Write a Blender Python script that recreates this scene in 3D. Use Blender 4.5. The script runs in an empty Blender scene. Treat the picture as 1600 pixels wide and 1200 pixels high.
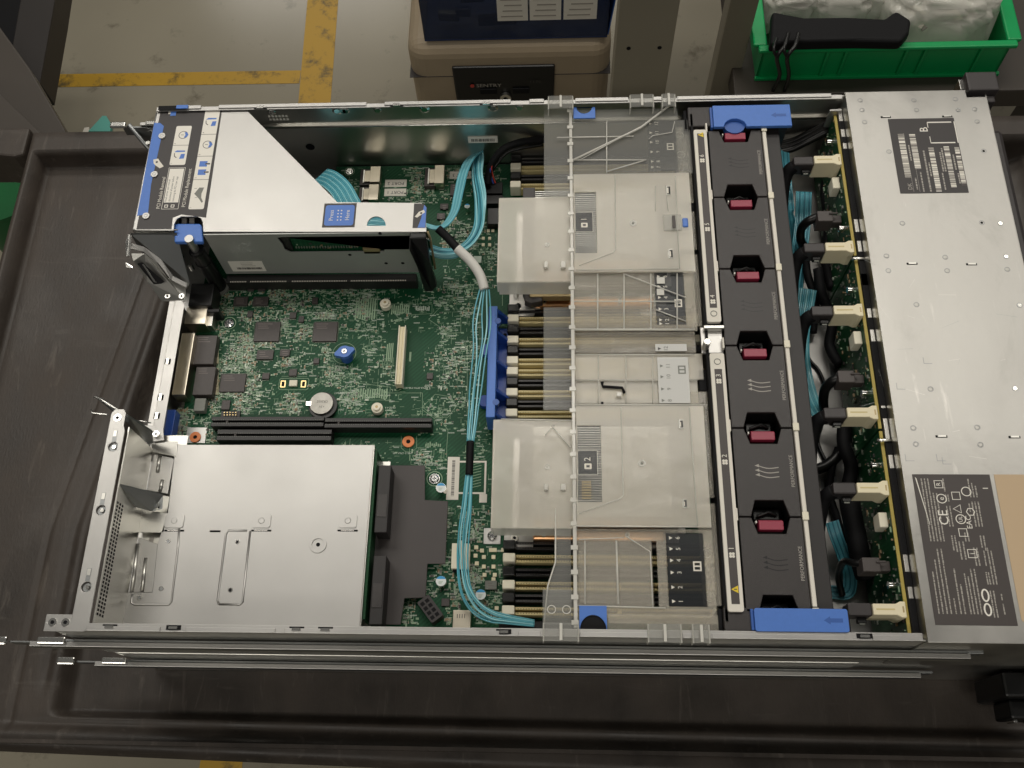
import bpy, math, random
from mathutils import Vector, Matrix
from mathutils.geometry import tessellate_polygon
S = 0.001                       # everything below is written in millimetres
scn = bpy.context.scene
COL = scn.collection
# ------------------------------------------------------------------ camera
CP = (332.4218, -111.5957, 697.0191)
CR = [[0.9985322263, -0.0014073504, 0.0541425192], [0.0215716517, 0.9272844955, -0.3737353720], [-0.0496795419, 0.3743547566, 0.9259538106]]
F, PX, PY = 1451.0108, 776.3114, 696.1064
cd = bpy.data.cameras.new('camera'); cam = bpy.data.objects.new('camera', cd); COL.objects.link(cam)
m4 = Matrix(CR).to_4x4(); m4.translation = Vector(CP) * S
cam.matrix_world = m4
cd.sensor_width = 36; cd.lens = F / 1600 * 36
cd.shift_x = (800 - PX) / 1600; cd.shift_y = (PY - 600) / 1600
cd.clip_start = 0.02; cd.clip_end = 60
scn.camera = cam
# ------------------------------------------------------------------ light
w = bpy.data.worlds.new('World'); scn.world = w; w.use_nodes = True
w.node_tree.nodes['Background'].inputs[0].default_value = (1.0, 0.97, 0.90, 1)
w.node_tree.nodes['Background'].inputs[1].default_value = 0.065
def lamp(name, loc, size, power, rot=(0, 0, 0), col=(1, .95, .865)):
    l = bpy.data.lights.new(name, 'AREA'); l.shape = 'RECTANGLE'; l.size, l.size_y = size; l.energy = power; l.color = col
    o = bpy.data.objects.new(name, l); COL.objects.link(o); o.location = loc; o.rotation_euler = rot
for x, y, e, sz in [(-0.75, 0.98, 8, (1.15, .34)), (0.62, 0.98, 8, (1.15, .34)), (1.9, 0.98, 4, (1.0, .34)), (-0.75, 1.62, 7, (1.15, .34)), (0.62, 1.62, 7, (1.15, .34)), (1.9, 1.62, 4, (1.0, .34)),
                (-0.6, 3.0, 6, (1.3, .4)), (1.0, 3.0, 6, (1.3, .4)), (-0.8, -1.2, 10, (1.2, .4)), (0.8, -1.2, 8, (1.2, .4)), (-1.2, 5.0, 15, (1.3, .5)), (0.35, 5.0, 10, (1.2, .5))]:  # overhead rows, plus a front pair added to brighten cart lip and floor
    lamp('ceiling_fill_lamp', (x, y, 1.9), sz, e)
scn.view_settings.view_transform = 'Standard'; scn.view_settings.look = 'None'; scn.view_settings.gamma = 1
scn.view_settings.use_curve_mapping = False; scn.view_settings.exposure = 0.10
# ------------------------------------------------------------------ helpers
def pw(u, v, z):
    """photo pixel + known height -> place on that level (mm)"""
    d = Matrix(CR) @ Vector(((u - PX) / F, -(v - PY) / F, -1.0))
    t = (z - CP[2]) / d[2]
    return (CP[0] + t * d[0], CP[1] + t * d[1])
def rect(u0, v0, u1, v1, z):
    a = pw(u0, v0, z); b = pw(u1, v1, z)
    return min(a[0], b[0]), max(a[0], b[0]), min(a[1], b[1]), max(a[1], b[1])
def poly(pts, z): return [pw(u, v, z) for u, v in pts]

MATS = {}
def mat(name, col, rough=.5, metal=0, noise=None, bump=None, emit=None, coat=0, spec=.5, rvar=None):
    m = bpy.data.materials.new(name); m.use_nodes = True; nt = m.node_tree; b = nt.nodes['Principled BSDF']
    b.inputs['Base Color'].default_value = (*col, 1); b.inputs['Roughness'].default_value = rough; b.inputs['Metallic'].default_value = metal
    b.inputs['Specular IOR Level'].default_value = spec
    b.inputs['Coat Weight'].default_value = coat
    tc = nt.nodes.new('ShaderNodeTexCoord')
    if noise:   # (scale, amount, stretch)
        sc, am, st = noise
        mp = nt.nodes.new('ShaderNodeMapping'); mp.inputs['Scale'].default_value = st
        n = nt.nodes.new('ShaderNodeTexNoise'); n.inputs['Scale'].default_value = sc; n.inputs['Detail'].default_value = 6
        r = nt.nodes.new('ShaderNodeMapRange'); r.inputs['From Min'].default_value = .3; r.inputs['From Max'].default_value = .7
        r.inputs['To Min'].default_value = 1 - am; r.inputs['To Max'].default_value = 1 + am
        mx = nt.nodes.new('ShaderNodeVectorMath'); mx.operation = 'SCALE'; mx.inputs[0].default_value = col
        L = nt.links.new; L(tc.outputs['Object'], mp.inputs[0]); L(mp.outputs[0], n.inputs['Vector']); L(n.outputs['Fac'], r.inputs['Value'])
        L(r.outputs[0], mx.inputs['Scale']); L(mx.outputs[0], b.inputs['Base Color'])
        if rvar:
            r2 = nt.nodes.new('ShaderNodeMapRange'); r2.inputs['From Min'].default_value = .3; r2.inputs['From Max'].default_value = .7
            r2.inputs['To Min'].default_value = rough - rvar; r2.inputs['To Max'].default_value = rough + rvar
            L(n.outputs['Fac'], r2.inputs['Value']); L(r2.outputs[0], b.inputs['Roughness'])
    if bump:    # (scale, strength, stretch)
        mp = nt.nodes.new('ShaderNodeMapping'); mp.inputs['Scale'].default_value = bump[2] if len(bump) > 2 else (1, 1, 1)
        n = nt.nodes.new('ShaderNodeTexNoise'); n.inputs['Scale'].default_value = bump[0]; n.inputs['Detail'].default_value = 3
        bp = nt.nodes.new('ShaderNodeBump'); bp.inputs['Strength'].default_value = bump[1]; bp.inputs['Distance'].default_value = .0005
        L = nt.links.new; L(tc.outputs['Object'], mp.inputs[0]); L(mp.outputs[0], n.inputs['Vector']); L(n.outputs['Fac'], bp.inputs['Height']); L(bp.outputs[0], b.inputs['Normal'])
    MATS[name] = m; return m
def s2l(r, g, b): return tuple(((c / 255) / 12.92 if c / 255 <= .04045 else ((c / 255 + .055) / 1.055) ** 2.4) for c in (r, g, b))
one = (1, 1, 1)
mat('steel', (.62, .61, .57), .34, 1, (18, .07, one), (900, .04), rvar=.06)
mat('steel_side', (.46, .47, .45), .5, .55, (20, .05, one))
mat('steel_satin', (.47, .462, .445), .40, .9, (16, .06, one), (1400, .06), rvar=.06)
mat('steel_worn', (.45, .44, .415), .40, .92, (14, .17, (1, .45, 1)), (160, .16), rvar=.12)
mat('battery_steel', (.34, .33, .30), .45, .9, (200, .15, one))
mat('steel_dark', (.30, .31, .31), .42, 1, (30, .08, one))
mat('steel_bright', (.85, .84, .80), .18, 1)
mat('chrome', (.9, .9, .88), .12, 1)
mat('port_metal', (.70, .64, .52), .30, 1, (60, .06, one))
mat('copper', (.80, .46, .24), .28, 1, (40, .1, one))
mat('gold_pad', (.80, .62, .30), .35, .8)
mat('brass_dim', (.42, .33, .18), .45, .6)
mat('cream', s2l(230, 220, 188), .5)
mat('beige_slot', s2l(206, 190, 138), .5)
mat('beige_slot_dark', s2l(120, 108, 72), .6)
mat('ivory', s2l(232, 226, 205), .5)
mat('white', s2l(225, 220, 208), .55)
mat('silk', s2l(146, 170, 142), .6, spec=.2)
mat('silk_white', s2l(196, 206, 192), .6)
mat('pad_tin', (.34, .38, .31), .4, .6)
mat('part_tan', s2l(150, 128, 98), .5)
mat('part_grey', s2l(120, 122, 115), .5)
mat('chip', s2l(66, 60, 58), .45, noise=(300, .06, one))
mat('chip_mark', s2l(112, 104, 100), .5)
mat('black_plastic', (.008, .008, .008), .33, spec=.4)
mat('black_matte', (.006, .006, .007), .65, spec=.2)
mat('slot_black', (.014, .013, .013), .42)
mat('fan_plastic', s2l(50, 46, 45), .42, bump=(2600, .25), noise=(500, .05, one))
mat('fan_plastic_dark', s2l(36, 33, 33), .5)
mat('insulator', s2l(62, 57, 56), .5, noise=(60, .04, one))
mat('label_dark', s2l(52, 48, 48), .45, noise=(40, .05, one))
mat('label_grey', s2l(70, 64, 62), .5, noise=(30, .05, one))
mat('label_print', s2l(165, 160, 152), .55)
mat('label_white', s2l(234, 230, 220), .5)
mat('label_text', s2l(56, 54, 54), .5)
mat('blue', s2l(74, 120, 200), .42, noise=(300, .03, one))
mat('blue_dark', s2l(50, 92, 166), .42)
mat('blue_bracket', s2l(34, 76, 160), .38)
mat('maroon', s2l(146, 42, 66), .38)
mat('orange', s2l(226, 128, 62), .4)
mat('yellow', s2l(226, 196, 40), .5)
mat('teal', s2l(92, 172, 188), .28, coat=.4)
mat('teal_light', s2l(150, 214, 222), .25, coat=.4)
mat('teal_dark', s2l(48, 122, 140), .3)
mat('sleeve_white', s2l(214, 212, 206), .7, bump=(900, .6))
mat('cap_blue', s2l(40, 150, 205), .4)
mat('cap_white', s2l(222, 228, 226), .35)
mat('red_wire', s2l(190, 60, 50), .45); mat('blue_wire', s2l(60, 80, 170), .45)
mat('beige_tag', s2l(196, 172, 140), .55)
mat('cart_plastic', s2l(57, 50, 44), .52, noise=(16, .38, (1.6, .9, 1)), bump=(500, .38, (1, .35, 1)), rvar=.10)
mat('bin_green', s2l(0, 150, 82), .38, noise=(30, .04, one))
mat('bin_green_dark', s2l(0, 96, 46), .45)
mat('safe_beige', s2l(166, 150, 126), .55, noise=(20, .03, one), bump=(900, .2))
mat('desk_grey', s2l(64, 58, 52), .5, noise=(8, .06, one))
mat('desk_dark', s2l(40, 36, 34), .5, noise=(8, .08, one))
mat('post_grey', s2l(134, 128, 112), .5, noise=(10, .04, one))
mat('tote_blue', s2l(24, 44, 86), .3)
mat('scrap_teal', s2l(96, 172, 160), .6)
def floor_mat():
    m = mat('floor_paint', s2l(142, 136, 120), .2, noise=(2.2, .07, one)); nt = m.node_tree; L = nt.links.new
    b = nt.nodes['Principled BSDF']; tc = nt.nodes.new('ShaderNodeTexCoord')
    n = nt.nodes.new('ShaderNodeTexNoise'); n.inputs['Scale'].default_value = 9; n.inputs['Detail'].default_value = 9; n.inputs['Roughness'].default_value = .7
    r = nt.nodes.new('ShaderNodeMapRange'); r.inputs['From Min'].default_value = .585; r.inputs['From Max'].default_value = .72
    r.inputs['To Min'].default_value = 0; r.inputs['To Max'].default_value = .8
    mx = nt.nodes.new('ShaderNodeMixRGB'); old = b.inputs['Base Color'].links[0].from_socket
    L(tc.outputs['Object'], n.inputs['Vector']); L(n.outputs['Fac'], r.inputs['Value']); L(r.outputs[0], mx.inputs[0]); L(old, mx.inputs[1])
    mx.inputs[2].default_value = (.10, .085, .06, 1); L(mx.outputs[0], b.inputs['Base Color'])
floor_mat()
def tape_mat():
    m = mat('tape_yellow', s2l(176, 138, 34), .4); nt = m.node_tree; L = nt.links.new
    b = nt.nodes['Principled BSDF']; tc = nt.nodes.new('ShaderNodeTexCoord')
    n = nt.nodes.new('ShaderNodeTexNoise'); n.inputs['Scale'].default_value = 16; n.inputs['Detail'].default_value = 9; n.inputs['Roughness'].default_value = .75
    r = nt.nodes.new('ShaderNodeMapRange'); r.inputs['From Min'].default_value = .51; r.inputs['From Max'].default_value = .64
    mx = nt.nodes.new('ShaderNodeMixRGB'); mx.inputs[1].default_value = (*s2l(176, 138, 34), 1); mx.inputs[2].default_value = (.10, .07, .02, 1)
    L(tc.outputs['Object'], n.inputs['Vector']); L(n.outputs['Fac'], r.inputs['Value']); L(r.outputs[0], mx.inputs[0]); L(mx.outputs[0], b.inputs['Base Color'])
tape_mat()
def scuffs(name, sc, stretch, lo, hi, amt, col, rot=0):
    nt = MATS[name].node_tree; L = nt.links.new; b = nt.nodes['Principled BSDF']; tc = nt.nodes.new('ShaderNodeTexCoord'); mp = nt.nodes.new('ShaderNodeMapping')
    mp.inputs['Scale'].default_value = stretch; mp.inputs['Rotation'].default_value = (0, 0, rot)
    n = nt.nodes.new('ShaderNodeTexNoise'); n.inputs['Scale'].default_value = sc; n.inputs['Detail'].default_value = 8; n.inputs['Roughness'].default_value = .65; n.inputs['Distortion'].default_value = .6
    r = nt.nodes.new('ShaderNodeMapRange'); r.inputs['From Min'].default_value = lo; r.inputs['From Max'].default_value = hi; r.inputs['To Max'].default_value = amt
    mx = nt.nodes.new('ShaderNodeMixRGB'); old = b.inputs['Base Color'].links[0].from_socket; mx.inputs[2].default_value = (*col, 1)
    L(tc.outputs['Object'], mp.inputs[0]); L(mp.outputs[0], n.inputs['Vector']); L(n.outputs['Fac'], r.inputs['Value']); L(r.outputs[0], mx.inputs[0]); L(old, mx.inputs[1]); L(mx.outputs[0], b.inputs['Base Color'])
scuffs('steel_worn', 22, (1, .5, 1), .55, .8, .45, (.26, .25, .23)); scuffs('steel_worn', 90, (1, .12, 1), .64, .74, .5, (.72, .70, .66), .5)
scuffs('cart_plastic', 110, (1, .16, 1), .58, .75, .55, (.14, .12, .10), .5); scuffs('cart_plastic', 90, (.16, 1, 1), .60, .76, .4, (.12, .105, .09), 1.1); scuffs('cart_plastic', 6, one, .48, .72, .55, (.085, .072, .062)); scuffs('steel_satin', 9, one, .5, .8, .25, (.42, .41, .39))
def pcb_mat(name, a, bcol):
    m = mat(name, a, .45, spec=.22); nt = m.node_tree; L = nt.links.new; b = nt.nodes['Principled BSDF']
    tc = nt.nodes.new('ShaderNodeTexCoord'); mp = nt.nodes.new('ShaderNodeMapping'); mp.inputs['Rotation'].default_value = (0, 0, .785)
    wv = nt.nodes.new('ShaderNodeTexWave'); wv.inputs['Scale'].default_value = 120; wv.inputs['Distortion'].default_value = 0
    n = nt.nodes.new('ShaderNodeTexVoronoi'); n.inputs['Scale'].default_value = 34; n.distance = 'MANHATTAN'
    mth = nt.nodes.new('ShaderNodeMath'); mth.operation = 'MULTIPLY'
    mx = nt.nodes.new('ShaderNodeMixRGB'); mx.inputs[1].default_value = (*a, 1); mx.inputs[2].default_value = (*bcol, 1)
    L(tc.outputs['Object'], mp.inputs[0]); L(mp.outputs[0], wv.inputs['Vector']); L(tc.outputs['Object'], n.inputs['Vector'])
    L(wv.outputs['Fac'], mth.inputs[0]); L(n.outputs['Color'], mth.inputs[1]); L(mth.outputs[0], mx.inputs[0]); L(mx.outputs[0], b.inputs['Base Color'])
pcb_mat('pcb', s2l(10, 64, 38), s2l(30, 88, 58))
pcb_mat('pcb_dark', s2l(18, 60, 34), s2l(36, 84, 52))
mat('pcb_edge', s2l(176, 158, 78), .5)
def plastic(name, a_trans, a_refr, col, rough, rr=.3):
    """thin clear or frosted polycarbonate: transparent + rough transmission + surface"""
    m = bpy.data.materials.new(name); m.use_nodes = True; nt = m.node_tree; L = nt.links.new
    b = nt.nodes['Principled BSDF']; b.inputs['Base Color'].default_value = (*col, 1); b.inputs['Roughness'].default_value = rough
    out = nt.nodes['Material Output']; t = nt.nodes.new('ShaderNodeBsdfTransparent'); t.inputs[0].default_value = (.94, .94, .93, 1)
    m1 = nt.nodes.new('ShaderNodeMixShader'); m1.inputs[0].default_value = a_trans
    L(b.outputs[0], m1.inputs[1]); L(t.outputs[0], m1.inputs[2]); last = m1
    if a_refr:
        tc = nt.nodes.new('ShaderNodeTexCoord'); nz = nt.nodes.new('ShaderNodeTexNoise'); nz.inputs['Scale'].default_value = 42; nz.inputs['Detail'].default_value = 2; bp = nt.nodes.new('ShaderNodeBump'); bp.inputs['Strength'].default_value = .5; bp.inputs['Distance'].default_value = .0012
        L(tc.outputs['Object'], nz.inputs['Vector']); L(nz.outputs['Fac'], bp.inputs['Height']); L(bp.outputs[0], b.inputs['Normal'])
    if a_refr:
        g = nt.nodes.new('ShaderNodeBsdfRefraction'); g.inputs['Roughness'].default_value = rr; g.inputs['IOR'].default_value = 1.06
        g.inputs[0].default_value = (.96, .95, .93, 1)
        m2 = nt.nodes.new('ShaderNodeMixShader'); m2.inputs[0].default_value = a_refr
        L(bp.outputs[0], g.inputs['Normal']); L(m1.outputs[0], m2.inputs[1]); L(g.outputs[0], m2.inputs[2]); last = m2
    L(last.outputs[0], out.inputs['Surface']); MATS[name] = m
plastic('clear', .84, 0, s2l(200, 200, 196), .12)
plastic('clear_edge', .35, 0, s2l(236, 234, 226), .12)  # paler copy of the clear plastic, edge highlights put into its colour
plastic('frost', .22, .56, s2l(244, 239, 226), .16, .5)
plastic('frost_light', .68, .36, s2l(240, 234, 220), .10, .10)
plastic('smoke_label', .45, 0, (.02, .024, .028), .25)
plastic('white_label_clear', .25, 0, s2l(216, 216, 212), .35)
plastic('bubble', .34, 0, s2l(228, 226, 216), .12)
plastic('tote', .35, 0, s2l(26, 42, 74), .15)

class MB:
    def __init__(s): s.v = []; s.f = []; s.m = []; s.sm = []; s.names = []; s.T = None
    def mi(s, n):
        if n not in s.names: s.names.append(n)
        return s.names.index(n)
    def add(s, vs, fs, m, smooth=False):
        o = len(s.v); k = s.mi(m)
        if s.T: vs = [s.T @ Vector(p) for p in vs]
        s.v += [tuple(p) for p in vs]
        for f in fs: s.f.append(tuple(i + o for i in f)); s.m.append(k); s.sm.append(smooth)
    def box(s, x0, x1, y0, y1, z0, z1, m):
        vs = [(x, y, z) for z in (z0, z1) for y in (y0, y1) for x in (x0, x1)]
        s.add(vs, [(0, 2, 3, 1), (4, 5, 7, 6), (0, 1, 5, 4), (2, 6, 7, 3), (0, 4, 6, 2), (1, 3, 7, 5)], m)
    def rbox(s, r, z0, z1, m): s.box(*r, z0, z1, m)
    def quad(s, x0, x1, y0, y1, z, m): s.add([(x0, y0, z), (x1, y0, z), (x1, y1, z), (x0, y1, z)], [(0, 1, 2, 3)], m)
    def prism(s, pts, z0, z1, m, holes=()):
        def area(p): return sum(p[i][0] * p[(i + 1) % len(p)][1] - p[(i + 1) % len(p)][0] * p[i][1] for i in range(len(p)))
        loops = [list(pts) if area(pts) > 0 else list(pts)[::-1]] + [list(h) if area(h) < 0 else list(h)[::-1] for h in holes]
        allp = [p for l in loops for p in l]; n = len(allp)
        vs = [(p[0], p[1], z1) for p in allp] + [(p[0], p[1], z0) for p in allp]
        fs = []
        if holes or len(pts) > 4:
            for t in tessellate_polygon([[Vector((p[0], p[1], 0)) for p in l] for l in loops]):
                a = [allp[i] for i in t]
                t = tuple(t) if area(a) > 0 else tuple(t)[::-1]
                fs.append(t); fs.append(tuple(i + n for i in t[::-1]))
        else: fs += [tuple(range(n)), tuple(range(2 * n - 1, n - 1, -1))]
        o = 0
        for l in loops:
            k = len(l)
            for i in range(k):
                j = (i + 1) % k; fs.append((o + i, o + i + n, o + j + n, o + j))
            o += k
        s.add(vs, fs, m)
    def slab(s, pts3, off, m):
        """planar 3-D polygon thickened along off"""
        n = len(pts3); a = [Vector(p) for p in pts3]; o = Vector(off)
        vs = a + [p + o for p in a]
        s.add(vs, [tuple(range(n)), tuple(range(2 * n - 1, n - 1, -1))] + [(i, i + n, (i + 1) % n + n, (i + 1) % n) for i in range(n)], m)
    def cyl(s, x, y, z0, z1, r, m, seg=20, r2=None, mtop=None):
        r2 = r if r2 is None else r2
        c = [(math.cos(2 * math.pi * i / seg), math.sin(2 * math.pi * i / seg)) for i in range(seg)]
        s.add([(x + r * a, y + r * b, z0) for a, b in c] + [(x + r2 * a, y + r2 * b, z1) for a, b in c],
              [(i, (i + 1) % seg, (i + 1) % seg + seg, i + seg) for i in range(seg)], m, True)
        s.add([(x + r2 * a, y + r2 * b, z1) for a, b in c], [tuple(range(seg))], mtop or m)
        s.add([(x + r * a, y + r * b, z0) for a, b in c], [tuple(range(seg - 1, -1, -1))], m)
    def ring(s, x, y, z0, z1, r0, r1, m, seg=24):
        c = [(math.cos(2 * math.pi * i / seg), math.sin(2 * math.pi * i / seg)) for i in range(seg)]
        s.prism([(x + r1 * a, y + r1 * b) for a, b in c], z0, z1, m, [[(x + r0 * a, y + r0 * b) for a, b in c]])
    def tube(s, pts, r, m, seg=6, cap=True):
        pts = [Vector(p) for p in pts]; n = len(pts); up = Vector((0, 0, 1)); vs = []; prev = None
        for i, p in enumerate(pts):
            t = (pts[min(i + 1, n - 1)] - pts[max(i - 1, 0)]).normalized()
            if prev is None: a = t.cross(up) if abs(t.dot(up)) < .95 else t.cross(Vector((1, 0, 0)))
            else: a = prev - t * prev.dot(t)
            a.normalize(); prev = a; b = t.cross(a)
            for k in range(seg):
                q = 2 * math.pi * k / seg; vs.append(p + a * (r * math.cos(q)) + b * (r * math.sin(q)))
        fs = [(i * seg + k, i * seg + (k + 1) % seg, (i + 1) * seg + (k + 1) % seg, (i + 1) * seg + k) for i in range(n - 1) for k in range(seg)]
        if cap: fs += [tuple(range(seg - 1, -1, -1)), tuple((n - 1) * seg + k for k in range(seg))]
        s.add(vs, fs, m, True)
    def build(s, name, parent=None, bevel=0, kind=None, label=None, cat=None, group=None, seg=2):
        me = bpy.data.meshes.new(name); off = Vector(parent['_b']) if parent is not None and '_b' in parent.keys() else Vector((0, 0, 0))
        top = Vector((0, 0, 0))
        if parent is None and s.v:
            xs = [p[0] for p in s.v]; ys = [p[1] for p in s.v]; top = Vector(((min(xs) + max(xs)) / 2, (min(ys) + max(ys)) / 2, min(p[2] for p in s.v)))
        me.from_pydata([tuple((Vector(p) - off - top) * S) for p in s.v], [], s.f)
        for n in s.names: me.materials.append(MATS[n])
        me.polygons.foreach_set('material_index', s.m); me.polygons.foreach_set('use_smooth', s.sm); me.update()
        o = bpy.data.objects.new(name, me); COL.objects.link(o)
        if parent is not None: o.parent = parent; o['_b'] = list(off)
        else: o.location = top * S
        if bevel:
            b = o.modifiers.new('bevel', 'BEVEL'); b.width = bevel * S; b.segments = seg; b.limit_method = 'ANGLE'; b.angle_limit = math.radians(40)
        tag(o, label, cat, group, kind); 
        return o
def tag(o, label=None, cat=None, group=None, kind=None):
    for k, v in (('label', label), ('category', cat), ('group', group), ('kind', kind)):
        if v: o[k] = v
    return o
def thing(name, loc, label, cat, group=None):
    o = bpy.data.objects.new(name, None); o.empty_display_size = .02; COL.objects.link(o); o.location = Vector(loc) * S; o['_b'] = list(loc)
    return tag(o, label, cat, group)
_tc = {}
def txt(mb, s, x, y, z, size, m, rot=0, align='LEFT', sx=1.0):
    """lettering laid on level z as flat faces"""
    if (s, align) not in _tc:
        c = bpy.data.curves.new('t', 'FONT'); c.body = s; c.size = 1; c.align_x = align; c.align_y = 'CENTER'; c.resolution_u = 2
        o = bpy.data.objects.new('t', c); COL.objects.link(o); bpy.context.view_layer.update()
        me = bpy.data.meshes.new_from_object(o.evaluated_get(bpy.context.evaluated_depsgraph_get()))
        _tc[(s, align)] = ([tuple(v.co) for v in me.vertices], [tuple(p.vertices) for p in me.polygons])
        bpy.data.objects.remove(o); bpy.data.curves.remove(c); bpy.data.meshes.remove(me)
    vs, fs = _tc[(s, align)]; ca, sa = math.cos(rot), math.sin(rot)
    mb.add([(x + size * (sx * a * ca - b * sa), y + size * (sx * a * sa + b * ca), z) for a, b, _ in vs], fs, m)
def spline(pts, n=10):
    P = [Vector(p) for p in pts]; out = []
    for i in range(len(P) - 1):
        a = P[max(i - 1, 0)]; b = P[i]; c = P[i + 1]; d = P[min(i + 2, len(P) - 1)]
        for k in range(n):
            t = k / n; out.append(.5 * ((2 * b) + (c - a) * t + (2 * a - 5 * b + 4 * c - d) * t * t + (3 * b - a - 3 * c + d) * t ** 3))
    out.append(P[-1]); return out
def path(l): return spline([(*pw(u, v, z), z) for u, v, z in l])
def strands(mb, P, n, r, spread, m=('teal', 'teal_light'), seed=1, flat=1.0, loose=0.0, tilt=0.0):
    """n wires side by side along P; spread(t) = half width in mm"""
    rnd = random.Random(seed); N = len(P)
    ph = [rnd.uniform(0, 6.28) for _ in range(n)]
    for k in range(n):
        q = []
        for i, p in enumerate(P):
            t = i / (N - 1); tg = (P[min(i + 1, N - 1)] - P[max(i - 1, 0)]).normalized()
            side = tg.cross(Vector((0, 0, 1))); side = side.normalized() if side.length > .1 else Vector((1, 0, 0))
            upv = side.cross(tg).normalized()
            s = spread(t) if callable(spread) else spread
            f = (k - (n - 1) / 2) / max(1, (n - 1) / 2)
            a = side * math.cos(tilt) + upv * math.sin(tilt); b = upv * math.cos(tilt) - side * math.sin(tilt)
            q.append(p + a * (s * f + loose * math.sin(3 * t * 3.1 + ph[k]) * math.sin(math.pi * t)) + b * ((1 - flat) * s * math.cos(ph[k]) + loose * .5 * math.sin(5 * t + ph[k])))
        mb.tube(q, r, m[k % len(m)])
RND = random.Random(7)
# ================================================================== SETTING
W = 445
fl = MB(); fl.add([(-6000, -5000, -900), (7000, -5000, -900), (7000, 8000, -900), (-6000, 8000, -900)], [(0, 1, 2, 3)], 'floor_paint')
fl.build('floor', kind='structure')
# floor tape, grimy
def tape(pts, z, label):
    mb = MB(); mb.prism(pts, z, z + .6, 'tape_yellow'); mb.build('floor_tape', label=label, cat='floor tape')
tape([(-212, 1150), (-140, 1150), (-172, 2200), (-245, 2200)], -899.8, 'wide yellow tape stripe running away across the floor behind the server')
tape([(-1500, 1412), (-222, 1405), (-222, 1442), (-1500, 1450)], -899.8, 'narrow dirty yellow tape strip meeting the wide stripe at a right angle')
tape([(-262, -420), (-160, -420), (-170, -20), (-240, -20)], -899.8, 'yellow floor tape showing below the near edge of the black cart')
mb = MB(); a = [(u, v) for u, v in poly([(138, 205), (160, 181), (166, 181), (174, 195), (172, 205)], -890)]
mb.prism(a, -899, -890, 'scrap_teal'); q = poly([(128, 205), (131, 198), (138, 197), (138, 205)], -890); mb.prism(q, -899, -893, 'white')
mb.build('packaging_scrap', label='small teal and white scrap lying on the floor beyond the cart', cat='scrap')
# ---- cart (black structural-foam utility cart top)
cart = thing('utility_cart', (300, 240, -900), 'black plastic utility cart whose moulded tray carries the two servers', 'cart')
def sm(a, b, x): t = min(1, max(0, (x - a) / (b - a))); return t * t * (3 - 2 * t)
def seamx(y): return -107 + 31 * max(0, y - 120) / 204
def cart_h(x, y):
    h = -72.0
    sx = seamx(y)
    h -= 3 * (1 - sm(0, 2.2, abs(x - sx)))                      # moulded seam
    h -= 15 * sm(sx + 30, sx + 46, x) * sm(-42, -34, y)          # drop to the main well
    h -= 2.5 * math.exp(-((x - sx - 22) / 4) ** 2) * sm(-30, 0, y)
    h -= 2.5 * math.exp(-((y + 47) / 4) ** 2) * sm(-110, -80, x)
    edge = sm(-56, -44, y)
    h = h * edge + (-66) * (1 - edge) if y < -44 else h
    h = h + (-48 - h) * sm(-191, -194.5, x) if x < -190 else h
    h = h + (-48 - h) * sm(511, 515, y) if y > 510 else h
    h = h + (-48 - h) * sm(800, 806, x) if x > 799 else h
    e = min(x + 204, y + 69, 545 - y, 850 - x)
    if e < 7: h -= (7 - e) ** 2 * .18
    return h
mb = MB(); xs = []; x = -204
while x < 850.1: xs.append(x); x += 2.4 if x < 60 else 14
xs.append(850); ys = []; y = -69
while y < 545: ys.append(y); y += 1.6 if (y < -15 or 504 < y < 520) else 8
ys.append(545)
vs = [(x, y - (x + 98) * .022 * min(1, max(0, (-30 - y) / 39)), cart_h(x, y)) for y in ys for x in xs]; nx = len(xs)
mb.add(vs, [(j * nx + i, j * nx + i + 1, (j + 1) * nx + i + 1, (j + 1) * nx + i) for j in range(len(ys) - 1) for i in range(nx - 1)], 'cart_plastic', True)
mb.build('tray', cart)
mb = MB(); mb.box(-204, 850, -63, -60, -88, -57, 'cart_plastic'); mb.box(-204, 850, 536, 539, -88, -57, 'cart_plastic'); mb.box(840, 843, -60, 536, -88, -57, 'cart_plastic'); mb.box(-198, -195, -60, 536, -88, -57, 'cart_plastic')
mb.build('skirt', cart)
mb = MB(); mb.prism([(-380, 545), (-204.5, 545), (-204.5, 511), (-214, 508), (-240, 511), (-340, 511), (-350, 505), (-350, -30), (-340, -40), (-204.5, -40), (-204.5, -69), (-380, -69)], -95, -48.4, 'cart_plastic')
mb.build('handle', cart, 2.5)
for sx_, sy_ in ((-150, 190), (800, 190), (-170, 510), (800, 510)):
    mb = MB(); mb.box(sx_ - 30, sx_ + 30, sy_ - 18, sy_ + 18, -860, -90, 'cart_plastic'); mb.box(sx_ - 20, sx_ + 20, sy_ - 10, sy_ + 10, -899, -860, 'black_matte'); mb.build('leg', cart, 3)
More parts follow.
